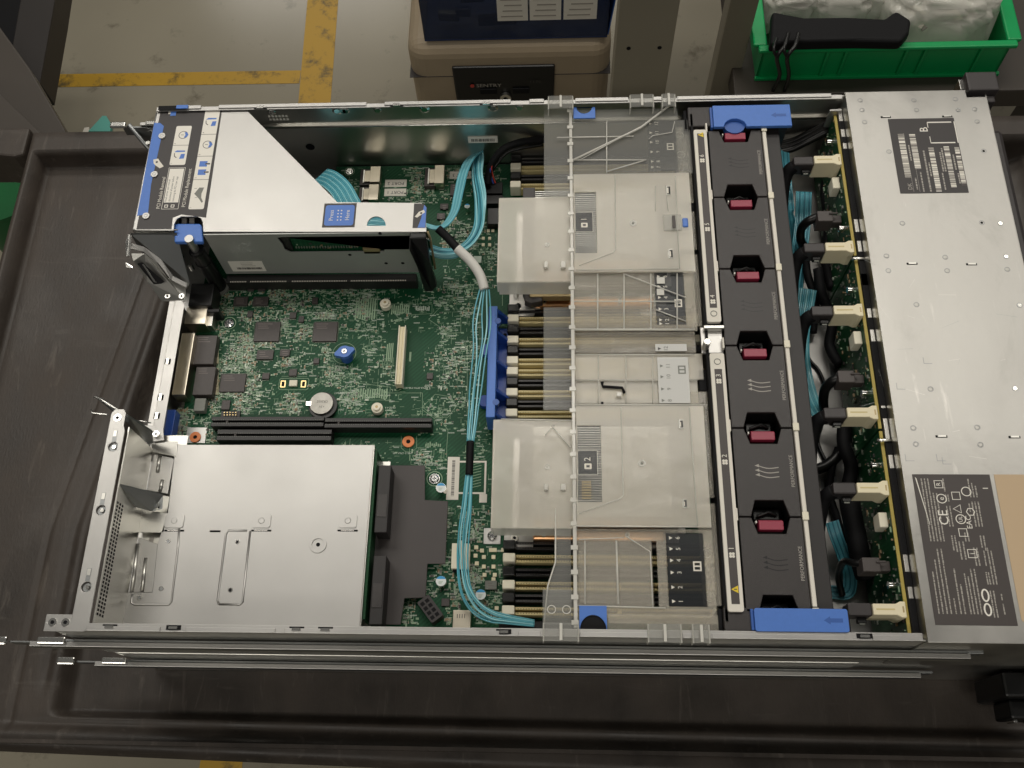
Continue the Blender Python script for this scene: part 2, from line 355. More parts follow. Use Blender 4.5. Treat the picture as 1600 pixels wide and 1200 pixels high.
# ---- background objects
safe = thing('security_safe', (260, 1080, -900), 'beige moulded safe with a black lock panel standing on the floor behind the server', 'safe')
mb = MB(); mb.box(90, 441, 1101, 1420, -899, -500, 'safe_beige'); mb.build('body', safe, 30, seg=5)
mb = MB(); mb.box(89.4, 441.6, 1100.4, 1421, -571, -569.5, 'desk_dark'); mb.build('lid_seam', safe, .3)
x0, x1 = 166, 345
mb = MB(); mb.slab([(x0 + 3, 1094, -690), (x1 - 3, 1094, -690), (x1, 1096, -546), (x0, 1096, -546)], (0, 8, 0), 'black_plastic'); lp = mb.build('lock_panel', safe, 3)
for q in (x0 + 46, x0 + 104): mb = MB(); mb.box(q, q + 30, 1092, 1095, -606, -594, 'black_matte'); mb.build('latch_button', lp, .8)
mb = MB(); mb.T = Matrix.Translation((x0 + 91, 1093.5, -614)) @ Matrix.Rotation(math.pi / 2, 4, 'X'); mb.cyl(0, 0, -1, 5, 10, 'steel', 24); mb.cyl(0, 0, 5, 5.4, 4, 'black_matte', 12); mb.build('key_lock', lp)
def front_txt(s_, x, z_, sz, m_, name):
    mb = MB(); mb.T = Matrix.Translation((0, 1093.2, 0)) @ Matrix.Rotation(math.pi / 2, 4, 'X'); txt(mb, s_, x, z_, 0, sz, m_, sx=1.15); mb.build(name, lp)
front_txt('SENTRY', x0 + 40, -586, 11, 'label_print', 'lettering'); front_txt('1170', x0 + 134, -579, 9, 'label_grey', 'model_lettering')
mb = MB(); mb.T = Matrix.Translation((0, 1093.2, 0)) @ Matrix.Rotation(math.pi / 2, 4, 'X'); mb.cyl(x0 + 33, -586, 0, .5, 4, 'red_wire', 6); mb.build('emblem', lp)
# blue tote on safe
tote = thing('blue_tote', (277, 1230, -499.5), 'translucent dark blue tote box of papers sitting on top of the beige safe', 'tote box')
mb = MB(); a0, b0 = 124, 432
mb.box(a0, b0, 1110, 1400, -499, -496, 'tote_blue'); mb.box(a0, b0, 1110, 1112, -496, -345, 'tote'); mb.box(a0, a0 + 2, 1112, 1400, -496, -345, 'tote'); mb.box(b0 - 2, b0, 1112, 1400, -496, -345, 'tote_blue'); mb.box(a0, b0, 1400, 1402, -499, -345, 'tote_blue')
mb.build('shell', tote, .6)
mb = MB(); mb.box(b0 - 6, b0 + 8, 1106, 1404, -345, -336, 'blue_dark'); mb.box(a0 - 8, a0 + 6, 1106, 1404, -345, -336, 'blue_dark'); mb.box(a0 + 6, b0 - 6, 1104, 1112, -345, -336, 'blue_dark'); mb.build('rim', tote, 2)
mb = MB(); mb.slab([(b0 + .2, 1112, -496), (b0 + .2, 1400, -496), (b0 + 16, 1400, -346), (b0 + 16, 1112, -346)], (2, 0, 0), 'blue_dark'); mb.build('side_flare', tote, 1)
mb = MB()
for k in range(40):
    x = a0 + 30 + (b0 - a0 - 60) * RND.random(); y = 1118 + 60 * RND.random(); ww = 30 + 50 * RND.random(); z = -488 + 110 * RND.random()
    mb.T = Matrix.Translation((x, y + 8, z)) @ Matrix.Rotation(RND.uniform(-.5, .5), 4, 'Z') @ Matrix.Rotation(RND.uniform(-.4, .4), 4, 'X')
    mb.box(-ww / 2 * .6, ww / 2 * .6, -5, 5, -9, 9, RND.choice(['black_matte', 'label_dark', 'tote_blue', 'desk_dark', 'part_grey'])); mb.T = None
mb.build('black_packs', tote, 3)
for i, (xa, xb) in enumerate(((250, 300), (303, 354), (358, 412))):
    mb = MB(); mb.box(xa, xb, 1108.6, 1109.6, -458, -352, 'label_white')
    for k in range(9):
        zz = -450 + k * 11; mb.box(xa + 6 + 3 * (k % 3), xb - 6 - 5 * RND.random(), 1108.3, 1108.55, zz, zz + 2.4, 'label_print')
    mb.build('printed_sheet', tote)
# shelf uprights
for (x0, x1, y0, y1, lab) in ((401, 458, 614, 642, 'tall grey steel shelf upright with two punched holes beside the safe'),):
    mb = MB(); mb.box(x0, x1, y0, y0 + 3, -899, 120, 'post_grey'); mb.box(x0, x0 + 3, y0 + 3, y1, -899, 120, 'post_grey'); mb.box(x1 - 3, x1, y0 + 3, y1, -899, 120, 'post_grey')
    for dx in (13, 44):
        mb.T = Matrix.Translation((x0 + dx, y0, -28)) @ Matrix.Rotation(math.pi / 2, 4, 'X'); mb.cyl(0, 0, 0, .4, 2.2, 'black_matte', 12); mb.T = None
    mb.build('shelf_upright', label=lab, cat='shelf post', bevel=.5)
bench = thing('workbench', (800, 800, -900), 'dark grey steel workbench under the green bin at the far right', 'workbench')
mb = MB(); mb.box(pw(1134, 0, -250)[0] + 0, 1500, pw(1300, 146, -250)[1], 1500, -280, -250, 'desk_grey'); mb.build('bench_top', bench, 2)
q0, yy = pw(1108, 150, -300); q1 = pw(1148, 150, -300)[0]
mb = MB(); mb.box(q0, q1, yy, yy + 4, -899, -100, 'post_grey'); mb.box(q0, q0 + 4, yy + 4.1, yy + 30, -899, -100, 'post_grey'); mb.build('leg', bench, 1)
mb = MB(); mb.box(1000, 1060, yy, yy + 50, -899, -281, 'desk_grey'); mb.build('leg', bench, 1)
# green bin
ZB = -250
bn = thing('green_storage_bin', (740, 760, ZB), 'bright green plastic parts bin on the grey workbench', 'storage bin')
mb = MB()
f0, f1, yb = pw(1180, 120, ZB)[0], pw(1555, 112, ZB)[0], pw(1400, 118, ZB)[1]
ZR = ZB + 54; r0, r1 = pw(1192, 76, ZR)[0], pw(1580, 70, ZR)[0]; yr = pw(1400, 75, ZR)[1]; D = 330
def wall(p, t, m='bin_green'): mb.slab(p, t, m)
wall([(f0, yb, ZB), (f1, yb, ZB), (r1, yr, ZR), (r0, yr, ZR)], (0, 3, 0))
wall([(f0, yb, ZB), (f0 - 6, yb + D, ZB), (r0 - 6, yr + D, ZR), (r0, yr, ZR)], (3, 0, 0))
wall([(f1, yb, ZB), (f1 + 6, yb + D, ZB), (r1 + 6, yr + D, ZR), (r1, yr, ZR)], (-3, 0, 0))
wall([(f0, yb + D, ZB), (f1, yb + D, ZB), (r1, yr + D, ZR), (r0, yr + D, ZR)], (0, 3, 0))
mb.box(f0, f1, yb, yb + D, ZB + .5, ZB + 3, 'bin_green_dark'); mb.build('bin_body', bn)
mb = MB(); mb.box(r0 - 6, r1 + 6, yr - 5, yr + 5, ZR - 1, ZR + 5, 'bin_green'); mb.box(r0 - 12, r0 + 5, yr + 5, yr + D, ZR - 1, ZR + 5, 'bin_green'); mb.box(r1 - 5, r1 + 12, yr + 5, yr + D, ZR - 1, ZR + 5, 'bin_green'); mb.build('bin_rim', bn, 2)
for t in (.26, .335, .58, .655, .88):
    mb = MB(); xa = f0 + (f1 - f0) * t; xb = r0 + (r1 - r0) * t
    mb.slab([(xa, yb - 3.5, ZB + 2), (xa + 4, yb - 3.5, ZB + 2), (xb + 4, yr - 4, ZR - 1), (xb, yr - 4, ZR - 1)], (0, 4, 0), 'bin_green'); mb.build('rib', bn, 1)
mb = MB(); mb.box(f0 - 2, f1 + 2, yb - 5, yb, ZB + .2, ZB + 5, 'bin_green'); mb.build('foot_flange', bn, 1)
# plastic bags
def lump(name, cx, cy, cz, rx, ry, rz, m, seed, label, cat, group=None, amp=.22, n=46, fold=11, extra=None):
    rnd = random.Random(seed); K = [(rnd.uniform(-1, 1), rnd.uniform(-1, 1), rnd.uniform(-1, 1), rnd.uniform(0, 6)) for _ in range(9)]
    mb = MB(); vs = []; h = n // 2
    for j in range(h + 1):
        th = math.pi * j / h
        for i in range(n):
            ph = 2 * math.pi * i / n; d = Vector((math.sin(th) * math.cos(ph), math.sin(th) * math.sin(ph), math.cos(th)))
            w_ = sum(abs(math.sin(fold * (d.x * a + d.y * b + d.z * c) + e)) for a, b, c, e in K) / 9
            r = 1 + amp * (w_ - .6) * 2
            e_ = .55
            q = [math.copysign(abs(t) ** e_, t) * r for t in d]
            vs.append((cx + rx * q[0], cy + ry * q[1], cz + rz * max(q[2], -.95)))
    mb.add(vs, [(j * n + i, (j + 1) * n + i, (j + 1) * n + (i + 1) % n, j * n + (i + 1) % n) for j in range(h) for i in range(n)], m, True)
    if extra: extra(mb, rnd)
    return mb.build(name, label=label, cat=cat, group=group)
def coils(cx, cy, cz, rx, ry, m='label_print'):
    def f(mb, rnd):
        for k in range(9):
            mb.tube([(cx + rx * (.62 + .05 * math.sin(k)) * math.cos(a / 12 * 6.29), cy + ry * .6 * math.sin(a / 12 * 6.29) + 2 * k - 8, cz - 14 + 3.6 * k) for a in range(13)], 1.6, m, 5)
    return f
yb0 = yb + 55
for i, (u, v, rx, ry, lab) in enumerate(((1243, 12, 32, 48, 'clear plastic bag of coiled cable at the left end of the green bin'), (1318, 8, 38, 50, 'clear plastic bag of coiled cable second from the left in the green bin'),
                                        (1390, 6, 32, 46, 'clear plastic bag of coiled cable in the middle of the green bin'))):
    x, y = pw(u, v, ZB + 60); lump('cable_bag', x, y + 42, ZB + 42, rx * 1.15, ry * .9, 34, 'bubble', 20 + i, lab, 'plastic bag', 'bagged cables in the green bin', extra=coils(x, y + 30, ZB + 42, rx * 1.15, ry))
def chips(cx, cy, cz):
    def f(mb, rnd):
        for k in range(34):
            mb.T = Matrix.Translation((cx + rnd.uniform(-42, 42), cy + rnd.uniform(-40, 45), cz + rnd.uniform(-10, 30))) @ Matrix.Rotation(rnd.uniform(0, 3), 4, 'Z') @ Matrix.Rotation(rnd.uniform(-.6, .6), 4, 'X')
            mb.box(-9, 9, -6, 6, -.8, .8, rnd.choice(['white', 'label_print', 'ivory'])); mb.T = None
    return f
x, y = pw(1482, 28, ZB + 70); lump('parts_bag', x, y + 46, ZB + 46, 66, 50, 42, 'bubble', 31, 'large crinkled clear bag of small white parts at the right of the green bin', 'plastic bag', amp=.3, fold=9, extra=chips(x, y + 46, ZB + 46))
# black pouch with straps
mb = MB(); zt = ZR + 24
pts = poly([(1208, 28), (1260, 38), (1330, 37), (1385, 40), (1403, 27), (1427, 42), (1424, 62), (1412, 76), (1330, 74), (1240, 76), (1205, 80)], zt)
mb.prism([(a, b + 12) for a, b in pts], zt - 16, zt, 'black_matte'); pouch = mb.build('black_pouch', bevel=4.5, seg=4, label='long black folded pouch lying across the front of the green bin', cat='pouch')
pouch['_b'] = [0, 0, 0]
tp = pouch.location / S; pouch['_b'] = list(tp)
for k, off in enumerate((0, 16)):
    P = path([(1232 + off, 52, zt + 6), (1226 + off, 72, zt + 6), (1214 + off, 90, zt - 4), (1218 + off * .9, 118, ZB + 30), (1204 + off * 1.2, 150, ZB - 12), (1200 + off * 1.2, 175, ZB - 60)])
    mb = MB(); mb.tube(P, 2.6, 'black_plastic', 7)
    P = path([(1214 + off, 60, zt + 6), (1209 + off, 76, zt + 6), (1214 + off, 90, zt - 4)]); mb.tube(P, 2.0, 'black_plastic', 7)
    mb.build('strap', pouch)
# desk frame, upper left
df = thing('desk_frame', (-700, 1000, -900), 'dark steel desk frame with a diagonal brace at the far left corner', 'desk frame')
z = -420
mb = MB(); mb.prism(poly([(42, -60), (95, -60), (84, 10), (62, 130), (20, 130), (12, 110)], z), z - 50, z, 'desk_dark'); mb.build('upright_beam', df, 2)
z = -300
mb = MB(); mb.prism(poly([(-80, 0), (-60, -40), (45, 105), (100, 200), (125, 260), (60, 260), (-20, 130)], z), z - 30, z, 'desk_grey'); mb.build('brace', df, 2)
z = -560
mb = MB(); mb.prism(poly([(-80, -60), (46, -60), (22, 95), (-60, 70)], z), z - 120, z, 'black_matte'); mb.build('drawer_box', df, 4)
z = -250
mb = MB(); mb.prism(poly([(-120, 110), (-20, 128), (62, 206), (62, 240), (-120, 240)], z), z - 20, z, 'desk_grey'); mb.build('side_panel', df, 2)
mb = MB(); x, y = pw(-2, 292, -500); mb.cyl(x, y, -899, -500, 70, 'bin_green_dark', 40, 66); mb.ring(x, y, -500, -494, 60, 72, 'bin_green_dark', 40)
mb.build('green_bucket', label='round dark green bucket seen through the cart handle opening', cat='bucket', bevel=0)
# chair base, far right
cb = thing('chair_caster', (*pw(1598, 225, -850), -900), 'black round caster standing on the floor right of the server front', 'caster')
x, y = pw(1600, 228, -850)
mb = MB(); mb.T = Matrix.Translation((x, y, -865)) @ Matrix.Rotation(math.pi / 2, 4, 'Y'); mb.cyl(0, 0, -18, 18, 34, 'black_matte', 28); mb.build('wheel', cb, 5)
mb = MB(); mb.cyl(x, y, -830, -790, 12, 'black_plastic'); mb.cyl(x, y + 6, -850, -828, 34, 'black_plastic', 28, 26); mb.build('hood', cb, 3)
# ================================================================== LOWER SERVER AND RAILS
def rail(x0, x1, y, sgn, z, lab, endx):
    t = thing('slide_rail', (x0, y, z - 20), lab, 'slide rail', 'slide rails on the server sides')
    a, b = (y, y + sgn * 3)
    mb = MB(); lo, hi = min(y, y + sgn * 2), max(y, y + sgn * 2); mb.box(x0 + 8, x1, lo, hi, z - 12, z - 3, 'steel_dark'); mb.build('inner_member', t, .4)
    y2 = y + sgn * 2.4; lo, hi = min(y2, y2 + sgn * 3.4), max(y2, y2 + sgn * 3.4)
    mb = MB(); mb.box(x0, x1 - 10, lo, hi, z - 1.2, z, 'steel_satin'); mb.box(x0, x1 - 10, lo, hi, z - 9, z - 8.2, 'steel'); yy = hi - .8 if sgn > 0 else lo; mb.box(x0, x1 - 10, yy, yy + .8, z - 8.1, z - 1.3, 'steel_dark'); mb.build('outer_member', t, .4)
    mb = MB(); mb.box(x0 - 16, x0 + 30, y2 - .5, y2 + .5, z - 12, z - 2, 'steel_dark'); mb.build('end_plate', t)
    mb = MB(); mb.box(endx, endx + 14, y2 - 3, y2 + 3, z - 1, z + 2, 'steel_bright'); mb.build('hook', t, 1.2)
    mb = MB(); mb.box(x0 + 6, x0 + 26, y2 - 2, y2 + 3, z + .2, z + 2.4, 'steel_bright'); mb.build('clip', t, 1)
    if sgn > 0:
        mb = MB(); mb.tube([(endx + 16, y2 + 1, z), (endx + 34, y2 - 14, z - 30), (endx + 40, y2 - 20, z - 50)], 2.2, 'steel_dark', 8); mb.build('diagonal_arm', t)
        for dx, dz in ((30, -12), (44, -10), (22, -36), (40, -34)): mb = MB(); mb.cyl(endx + dx, y2 - 9, z + dz - 1.4, z + dz, 2, 'steel_bright', 14); mb.build('rivet', t)
        mb = MB(); mb.slab([(endx + 18, y2 - 1, z - 2), (endx + 56, y2 - 1, z - 2), (endx + 56, y2 - 4, z - 44), (endx + 26, y2 - 4, z - 44)], (0, 1, 0), 'steel_dark'); mb.build('side_plate', t)
low = thing('lower_server', (343, 222, -88), 'second grey rack server lying underneath the open one', 'server')
mb = MB(); mb.box(0, 687, 1.2, 443, -87.5, -1.2, 'steel'); mb.build('case', low, 1.5)
mb = MB(); mb.box(6, 560, 0, 1.1, -86, -3, 'steel'); mb.build('side_cover', low, .5)
mb = MB(); mb.box(668, 702, -20, -2, -70, -20, 'black_plastic'); mb.box(676, 710, -34, -20, -62, -34, 'black_plastic'); mb.build('rack_ear', low, 2)
mb = MB(); mb.box(688, 704, 0, 443, -84, -6, 'label_dark'); mb.build('bezel', low, 2)
mb = MB(); mb.box(680, 683, -36, -34, -52, -40, 'steel_bright'); mb.box(690, 694, -36, -34, -48, -42, 'steel_bright'); mb.build('thumbscrew', low, .5)
rail(-28, 622, -.6, -1, 62, 'upper near slide rail on the open server, its end jutting out lowest left', -58)
rail(-22, 622, -.6, -1, -26, 'lower near slide rail, on the server underneath', -52)
rail(-26, 622, 445.6, 1, 62, 'far slide rail of the open server with bright hooked end beyond the riser', -52)
rail(-24, 622, 445.6, 1, -26, 'far slide rail of the server underneath', -40)
mb = MB()
# ================================================================== SERVER CHASSIS
ch = thing('open_rack_server', (343, 222, 0), 'open two-unit rack server chassis of galvanised steel with its lid removed', 'server')
mb = MB(); mb.box(0, 687, 1, 444, 0, 1.2, 'steel_satin')
mb.build('floor_pan', ch)
mb = MB(); mb.box(0, 575, 441.6, 442.6, 1.3, 63, 'steel'); mb.build('far_wall', ch)
mb = MB(); mb.box(0, 575, 441.6, 444.2, 63, 64, 'steel'); mb.box(0, 575, 443.8, 444.8, 64, 86, 'steel')
for u, k in ((425, 0), (527, 1), (540, 0), (590, 0), (663, 1), (770, 1), (812, 0), (536, 0)):
    x = pw(u, 172, 80)[0]; mb.T = Matrix.Translation((x, 443.6, 80)) @ Matrix.Rotation(math.pi / 2, 4, 'X'); mb.cyl(0, 0, -.1, .8, 4.5 if k else 3.6, 'steel_bright', 16, 2.6); mb.T = None
for k in range(6):
    for j in range(2): x = pw(396 + 6 * k, 0, 76)[0]; mb.T = Matrix.Translation((94 + 3 * k, 443.6, 71 + 4 * j)) @ Matrix.Rotation(math.pi / 2, 4, 'X'); mb.box(-.9, .9, -1, 1, 0, .15, 'label_white'); mb.T = None
mb.build('upper_far_wall', ch)
mb = MB(); mb.tube([(0, 441.2, 63.6), (575, 441.2, 63.6)], .9, 'steel_bright', 8); mb.build('crease_highlight', ch)  # bright tube drawn in as the highlight along the wall ledge
mb = MB(); mb.T = Matrix.Translation((121, 441.4, 38)) @ Matrix.Rotation(math.pi / 2, 4, 'X'); mb.cyl(0, 0, 0, .3, 4, 'black_matte', 20); mb.T = None; mb.build('wall_hole', ch)
mb = MB(); a = pw(731, 221, 45); b = pw(783, 229, 38); mb.T = Matrix.Translation((a[0], 441.3, 44)) @ Matrix.Rotation(math.pi / 2, 4, 'X'); mb.box(0, 26, -4, 4, 0, .2, 'label_white')
for k in range(19): mb.box(3 + k * 1.1, 3.3 + k * 1.1 + .5 * RND.random(), -2.2, 1.2, .2, .3, 'label_text')
mb.T = None; mb.build('barcode_sticker', ch)
mb = MB(); mb.box(0, 575, .3, 1.3, 1.3, 86, 'steel'); mb.build('near_wall', ch)
# rim flanges
mb = MB(); mb.box(0, 573, 440.6, 444.9, 86, 86.8, 'steel_satin'); mb.build('far_rim', ch, .3)
for u0, u1 in ((252, 316), (343, 573), (601, 798), (827, 850), (899, 982), (1020, 1034), (1058, 1300)):
    mb = MB(); xa, xb = pw(u0, 160, 87)[0], pw(u1, 158, 87)[0]; mb.box(xa, xb, 442.0, 445.6, 86.9, 87.8, 'steel_satin'); mb.build('rim_tab', ch, .3)
mb = MB(); mb.box(14, 573, .2, 5.4, 86, 86.8, 'steel_satin'); mb.build('near_rim', ch, .3)
for u0, u1 in ((135, 250), (290, 430), (445, 780), (810, 845), (906, 1012), (1066, 1080), (1112, 1320), (1362, 1440)):
    mb = MB(); xa, xb = pw(u0, 985, 87)[0], pw(u1, 985, 87)[0]; mb.box(xa, xb, .1, 3.4, 86.9, 87.7, 'steel_satin'); mb.build('rim_tab', ch, .3)
for u in (170, 270, 463, 508, 787, 1350):
    mb = MB(); x = pw(u, 988, 87)[0]; mb.box(x - 5, x + 5, 1.5, 4.6, 86.9, 87.2, 'black_matte'); mb.box(x - 3, x + 3, 1.8, 3.6, 87.2, 88.4, 'steel_bright'); mb.build('rim_catch', ch)
for u in (408, 620, 760):
    mb = MB(); x = pw(u, 163, 87)[0]; mb.box(x - 5.5, x + 5.5, 440.8, 442, 86.9, 87.2, 'black_matte'); mb.box(x - 3, x + 3, 440.4, 443, 87.2, 88.6, 'steel_bright'); mb.build('rim_catch', ch)
# rear panel between riser and supply
mb = MB(); mb.box(24, 32.5, 164, 286, 41.2, 42, 'steel_satin'); mb.box(23.4, 24.4, 164, 286, 1.3, 41.5, 'steel'); mb.build('rear_io_panel', ch, .3)
for v in (565, 621, 650):
    mb = MB(); x, y = pw(262 - (v - 565) * .2, v, 42); mb.box(x - 2.4, x + 2.4, y - 2.4, y + 2.4, 42, 42.2, 'black_matte'); mb.box(x - 1, x + 1, y - 2.8, y + 2.8, 42.2, 42.8, 'steel_bright'); mb.build('panel_catch', ch)
# folded slot bracket below riser
def L3(u, v, z): return (*pw(u, v, z), z)
mb = MB(); mb.slab([L3(203, 364, 84), L3(276, 364, 84), L3(296, 440, 52), L3(292, 452, 42), L3(250, 425, 46), L3(215, 385, 72)], (0, -.3, -1.2), 'steel_dark')
mb.build('slot_shield', ch)
hol = MB()
for k in range(26):
    for j in range(2): t = k / 25; u = 238 + 33 * t + j * 3.2; v = 378 + 44 * t; z = 74 - 26 * t + 2.5; x, y = pw(u, v, z); hol.box(x - .35, x + .35, y - .6, y + .6, z - 3, z, 'label_print')
hol.build('perforation', ch, kind=None)
for pts, mm in (([(199, 383, 80), (206, 380, 80), (226, 386, 76), (252, 405, 66), (270, 431, 56), (292, 442, 50), (292, 449, 50), (268, 438, 55), (248, 412, 65), (224, 393, 75), (204, 388, 80)], 'steel_satin'),):
    mb = MB(); q = [L3(*p) for p in pts]; n = len(q) // 2
    for i in range(n): 
        j = len(q) - 1 - i
        if i + 1 <= j - 1: mb.slab([q[i], q[i + 1], q[j - 1], q[j]] if i + 1 < j - 1 else [q[i], q[i + 1], q[j]], (0, 0, -1.2), mm)
    mb.build('curved_flange', ch, .2)
mb = MB(); mb.slab([L3(205, 396, 78), L3(226, 396, 74), L3(245, 410, 66), L3(262, 434, 54), L3(290, 446, 46), L3(290, 470, 42), L3(252, 470, 42), L3(230, 440, 56), L3(208, 408, 74)], (0, 0, -1.0), 'steel'); mb.build('slot_bracket', ch, .2)
mb = MB(); mb.slab([L3(214, 412, 74.2), L3(222, 410, 73), L3(257, 440, 58), L3(252, 443, 58), L3(240, 444, 60)], (0, 0, -.3), 'black_matte'); mb.build('bracket_slot', ch)
mb = MB(); mb.slab([L3(222, 413, 75), L3(225, 413, 75), L3(244, 441, 61), L3(240, 441, 61)], (0, 0, -1), 'steel_bright'); mb.build('slot_tongue', ch, .3)
for u, v, z in ((262, 463, 46), (284, 463, 46)):
    mb = MB(); x, y = pw(u, v, z); mb.cyl(x, y, z, z + .6, 2.3, 'steel_bright'); mb.cyl(x, y, z + .6, z + .8, 1, 'black_matte'); mb.build('rivet', ch)
mb = MB(); mb.slab([L3(196, 378, 84), L3(200, 366, 84), L3(203, 366, 84), L3(200, 400, 80), L3(197, 400, 80)], (1, 0, -1), 'steel_bright'); mb.slab([L3(196, 410, 78), L3(207, 416, 76), L3(207, 419, 76), L3(197, 418, 78)], (0, 0, -1), 'steel_bright'); mb.build('edge_hook', ch)
# full-height rear rail beside the power supply
mb = MB(); kh = []
XB0, XB1 = 12, 24.5
holes = []
ks = [(pw(180, 698, 87)[1], 18), (pw(160, 797, 87)[1], 18), (pw(137, 917, 87)[1], 18)]
for y, xx in ks: holes.append([(xx + 3.6 * math.cos(a * math.pi / 8), y + 3.6 * math.sin(a * math.pi / 8)) for a in range(16)])
mb.prism([(XB0, 5), (-6, 5), (-6, -.5), (22, -.5), (25, 3), (XB1, 8), (XB1, 146), (23, 150), (23, 160), (21, 163), (14, 163), (12, 160)], 86, 87.2, 'steel_satin', holes)
mb.prism([(-6, 4.9), (-6, 11), (12.1, 11), (12.1, 4.9)], 86, 87.15, 'steel_satin')
mb.build('rear_frame_rail', ch, .35)
for y, xx in ks:
    mb = MB(); mb.cyl(xx, y, 80, 85.5, 3.2, 'steel_dark', 20); mb.cyl(xx + .6, y, 85.5, 86.8, 1.8, 'steel_bright', 16, 1.4); mb.build('keyhole_stud', ch)
    mb = MB(); mb.box(xx - 1.6, xx + 1.6, y + 3.8, y + 13, 87.2, 87.3, 'steel_dark'); mb.box(xx - 1.2, xx + 1.2, y + 8, y + 12.6, 87.3, 87.6, 'steel'); mb.build('keyhole_slot', ch)
for x, y in ((17.5, 156), (-.5, 5.5), (8.5, 5.5)):
    mb = MB(); mb.cyl(x, y, 87.2, 87.7, 2.9, 'steel_bright', 20); mb.cyl(x, y, 87.7, 87.9, 1.3, 'black_matte', 16); mb.build('rivet', ch)
# angled tongue at top of that rail
mb = MB(); mb.slab([L3(148, 620, 84), L3(158, 622, 84), L3(200, 652, 82), L3(240, 676, 60), L3(222, 678, 52), L3(190, 655, 70)], (0, 1, -1), 'steel_dark'); mb.build('side_tongue', ch, .2)
mb = MB(); mb.tube([L3(147, 622, 84), L3(150, 619, 84.5), L3(196, 648, 84)], .8, 'steel_bright'); mb.tube([L3(143, 640, 80), L3(144, 646, 80), L3(168, 648, 82)], .8, 'steel_bright'); mb.tube([L3(215, 657, 62), L3(236, 661, 58)], .7, 'steel_bright'); mb.build('tongue_edge', ch)
# rear wall (perforated) behind the rail and the steel shelf at supply height
mb = MB(); mb.box(25.3, 26.2, 6, 150, 40.5, 84, 'steel'); mb.build('perforated_wall', ch)
mb = MB()
for k in range(30):
    for j in range(3): z = 80 - 4 * j; y = 12 + k * 2.75; mb.box(26.2, 26.4, y, y + 1.7, z, z + 2, 'black_matte')
mb.build('perforation', ch)
mb = MB(); mb.box(24, 50, 6, 164, 34.5, 35.3, 'steel'); mb.box(34, 52, 148, 162, 38, 39, 'steel'); mb.build('rear_shelf', ch, .3)
mb = MB()
for k in range(9): mb.box(33, 36.5, 14 + 9 * k, 18 + 9 * k, 35.3, 35.5, 'label_print')
mb.build('shelf_embossing', ch, .2)
for (pts, zb) in (([(185, 755, 84), (255, 772, 46), (254, 793, 42), (238, 797, 42), (190, 785, 60)], 0), ([(200, 648, 84), (238, 672, 60), (240, 690, 44), (232, 692, 44), (206, 672, 60)], 0)):
    mb = MB(); mb.slab([L3(*p) for p in pts], (0, -1.2, 0), 'steel_dark'); mb.build('rib_bracket', ch, .2)
mb = MB(); mb.slab([L3(209, 690, 44), L3(235, 692, 44), L3(235, 716, 42), L3(209, 714, 42)], (0, 0, -1), 'steel'); mb.build('mount_tab', ch, .4)
mb = MB(); x, y = pw(222, 703, 44); mb.cyl(x, y, 43.6, 44.4, 2.6, 'steel_bright'); mb.cyl(x, y, 44.4, 44.6, 1.7, 'black_matte'); mb.build('rivet', ch)
for u, v in ((243, 790), (209, 781), (244, 678)):
    mb = MB(); x, y = pw(u, v, 46); mb.cyl(x, y, 44, 46.5, 2.6, 'steel_bright'); mb.cyl(x, y, 46.5, 46.7, 1.2, 'steel_dark'); mb.build('rivet', ch)
mb = MB(); mb.box(*rect(187, 710, 204, 748, 46), 36, 38, 'cream')
for k in range(14): x, y = pw(RND.uniform(187, 203), RND.uniform(711, 748), 46); mb.box(x - 1, x + 1, y - .8, y + .8, 38, 41, RND.choice(['ivory', 'brass_dim', 'steel_bright']))
mb.build('socket_cluster', ch)
# corner gusset near the I/O panel
mb = MB(); mb.slab([L3(226, 664, 44), L3(255, 668, 44), L3(256, 688, 44), L3(240, 690, 44), L3(222, 680, 44)], (0, 0, -1), 'steel_satin'); mb.build('gusset', ch, .3)
# ------------------------------------------------ front cage (drive bay) with cover plate
mb = MB(); x1 = 686.5
cov = [(575, -1), (686.5, -1), (686.5, 438.5), (671, 438.5), (671, 446), (575, 446)]
mb.prism(cov, 87.4, 88.4, 'steel_worn'); cp = mb.build('front_cover', ch, .5)
mb = MB(); mb.box(575.2, 576.2, 1, 444, 40, 87.3, 'steel'); mb.box(686, 687, 1, 444, 1.3, 87.3, 'steel'); mb.box(575, 686, -1, 0, 1.3, 87.3, 'steel'); mb.box(575, 686, 445, 446, 1.3, 87.3, 'steel')
mb.build('drive_cage', ch)
def rivet(u, v, r=2.1, k=0):
    mb = MB(); x, y = pw(u, v, 88.4); mb.ring(x, y, 88.4, 88.5, r * .80, r, 'steel_dark', 24)
    if k == 1: mb.cyl(x, y, 88.4, 88.7, r * .7, 'steel_dark', 16, mtop='steel_bright')
    elif k == 2: mb.cyl(x, y, 88.3, 88.45, r * .5, 'black_matte', 16)
    else: mb.cyl(x, y, 88.4, 88.6, r * .75, 'steel_worn', 16, r * .6)
    mb.build('dimple', cp)
for u, v, k in ((1344, 157, 0), (1347, 172, 0), (1351, 191, 0), (1428, 157, 0), (1432, 172, 0), (1493, 155, 0), (1497, 172, 1), (1523, 171, 0), (1527, 190, 0), (1537, 236, 2), (1410, 349, 0), (1389, 237, 0), (1534, 348, 2), (1563, 349, 1),
                (1385, 400, 0), (1388, 423, 0), (1477, 402, 0), (1480, 423, 0), (1432, 476, 0), (1454, 608, 0), (1427, 669, 0), (1431, 694, 0), (1527, 668, 0), (1532, 695, 0), (1572, 401, 1), (1574, 421, 0), (1593, 477, 1), (1586, 607, 1)): rivet(u, v, 2.1, k)
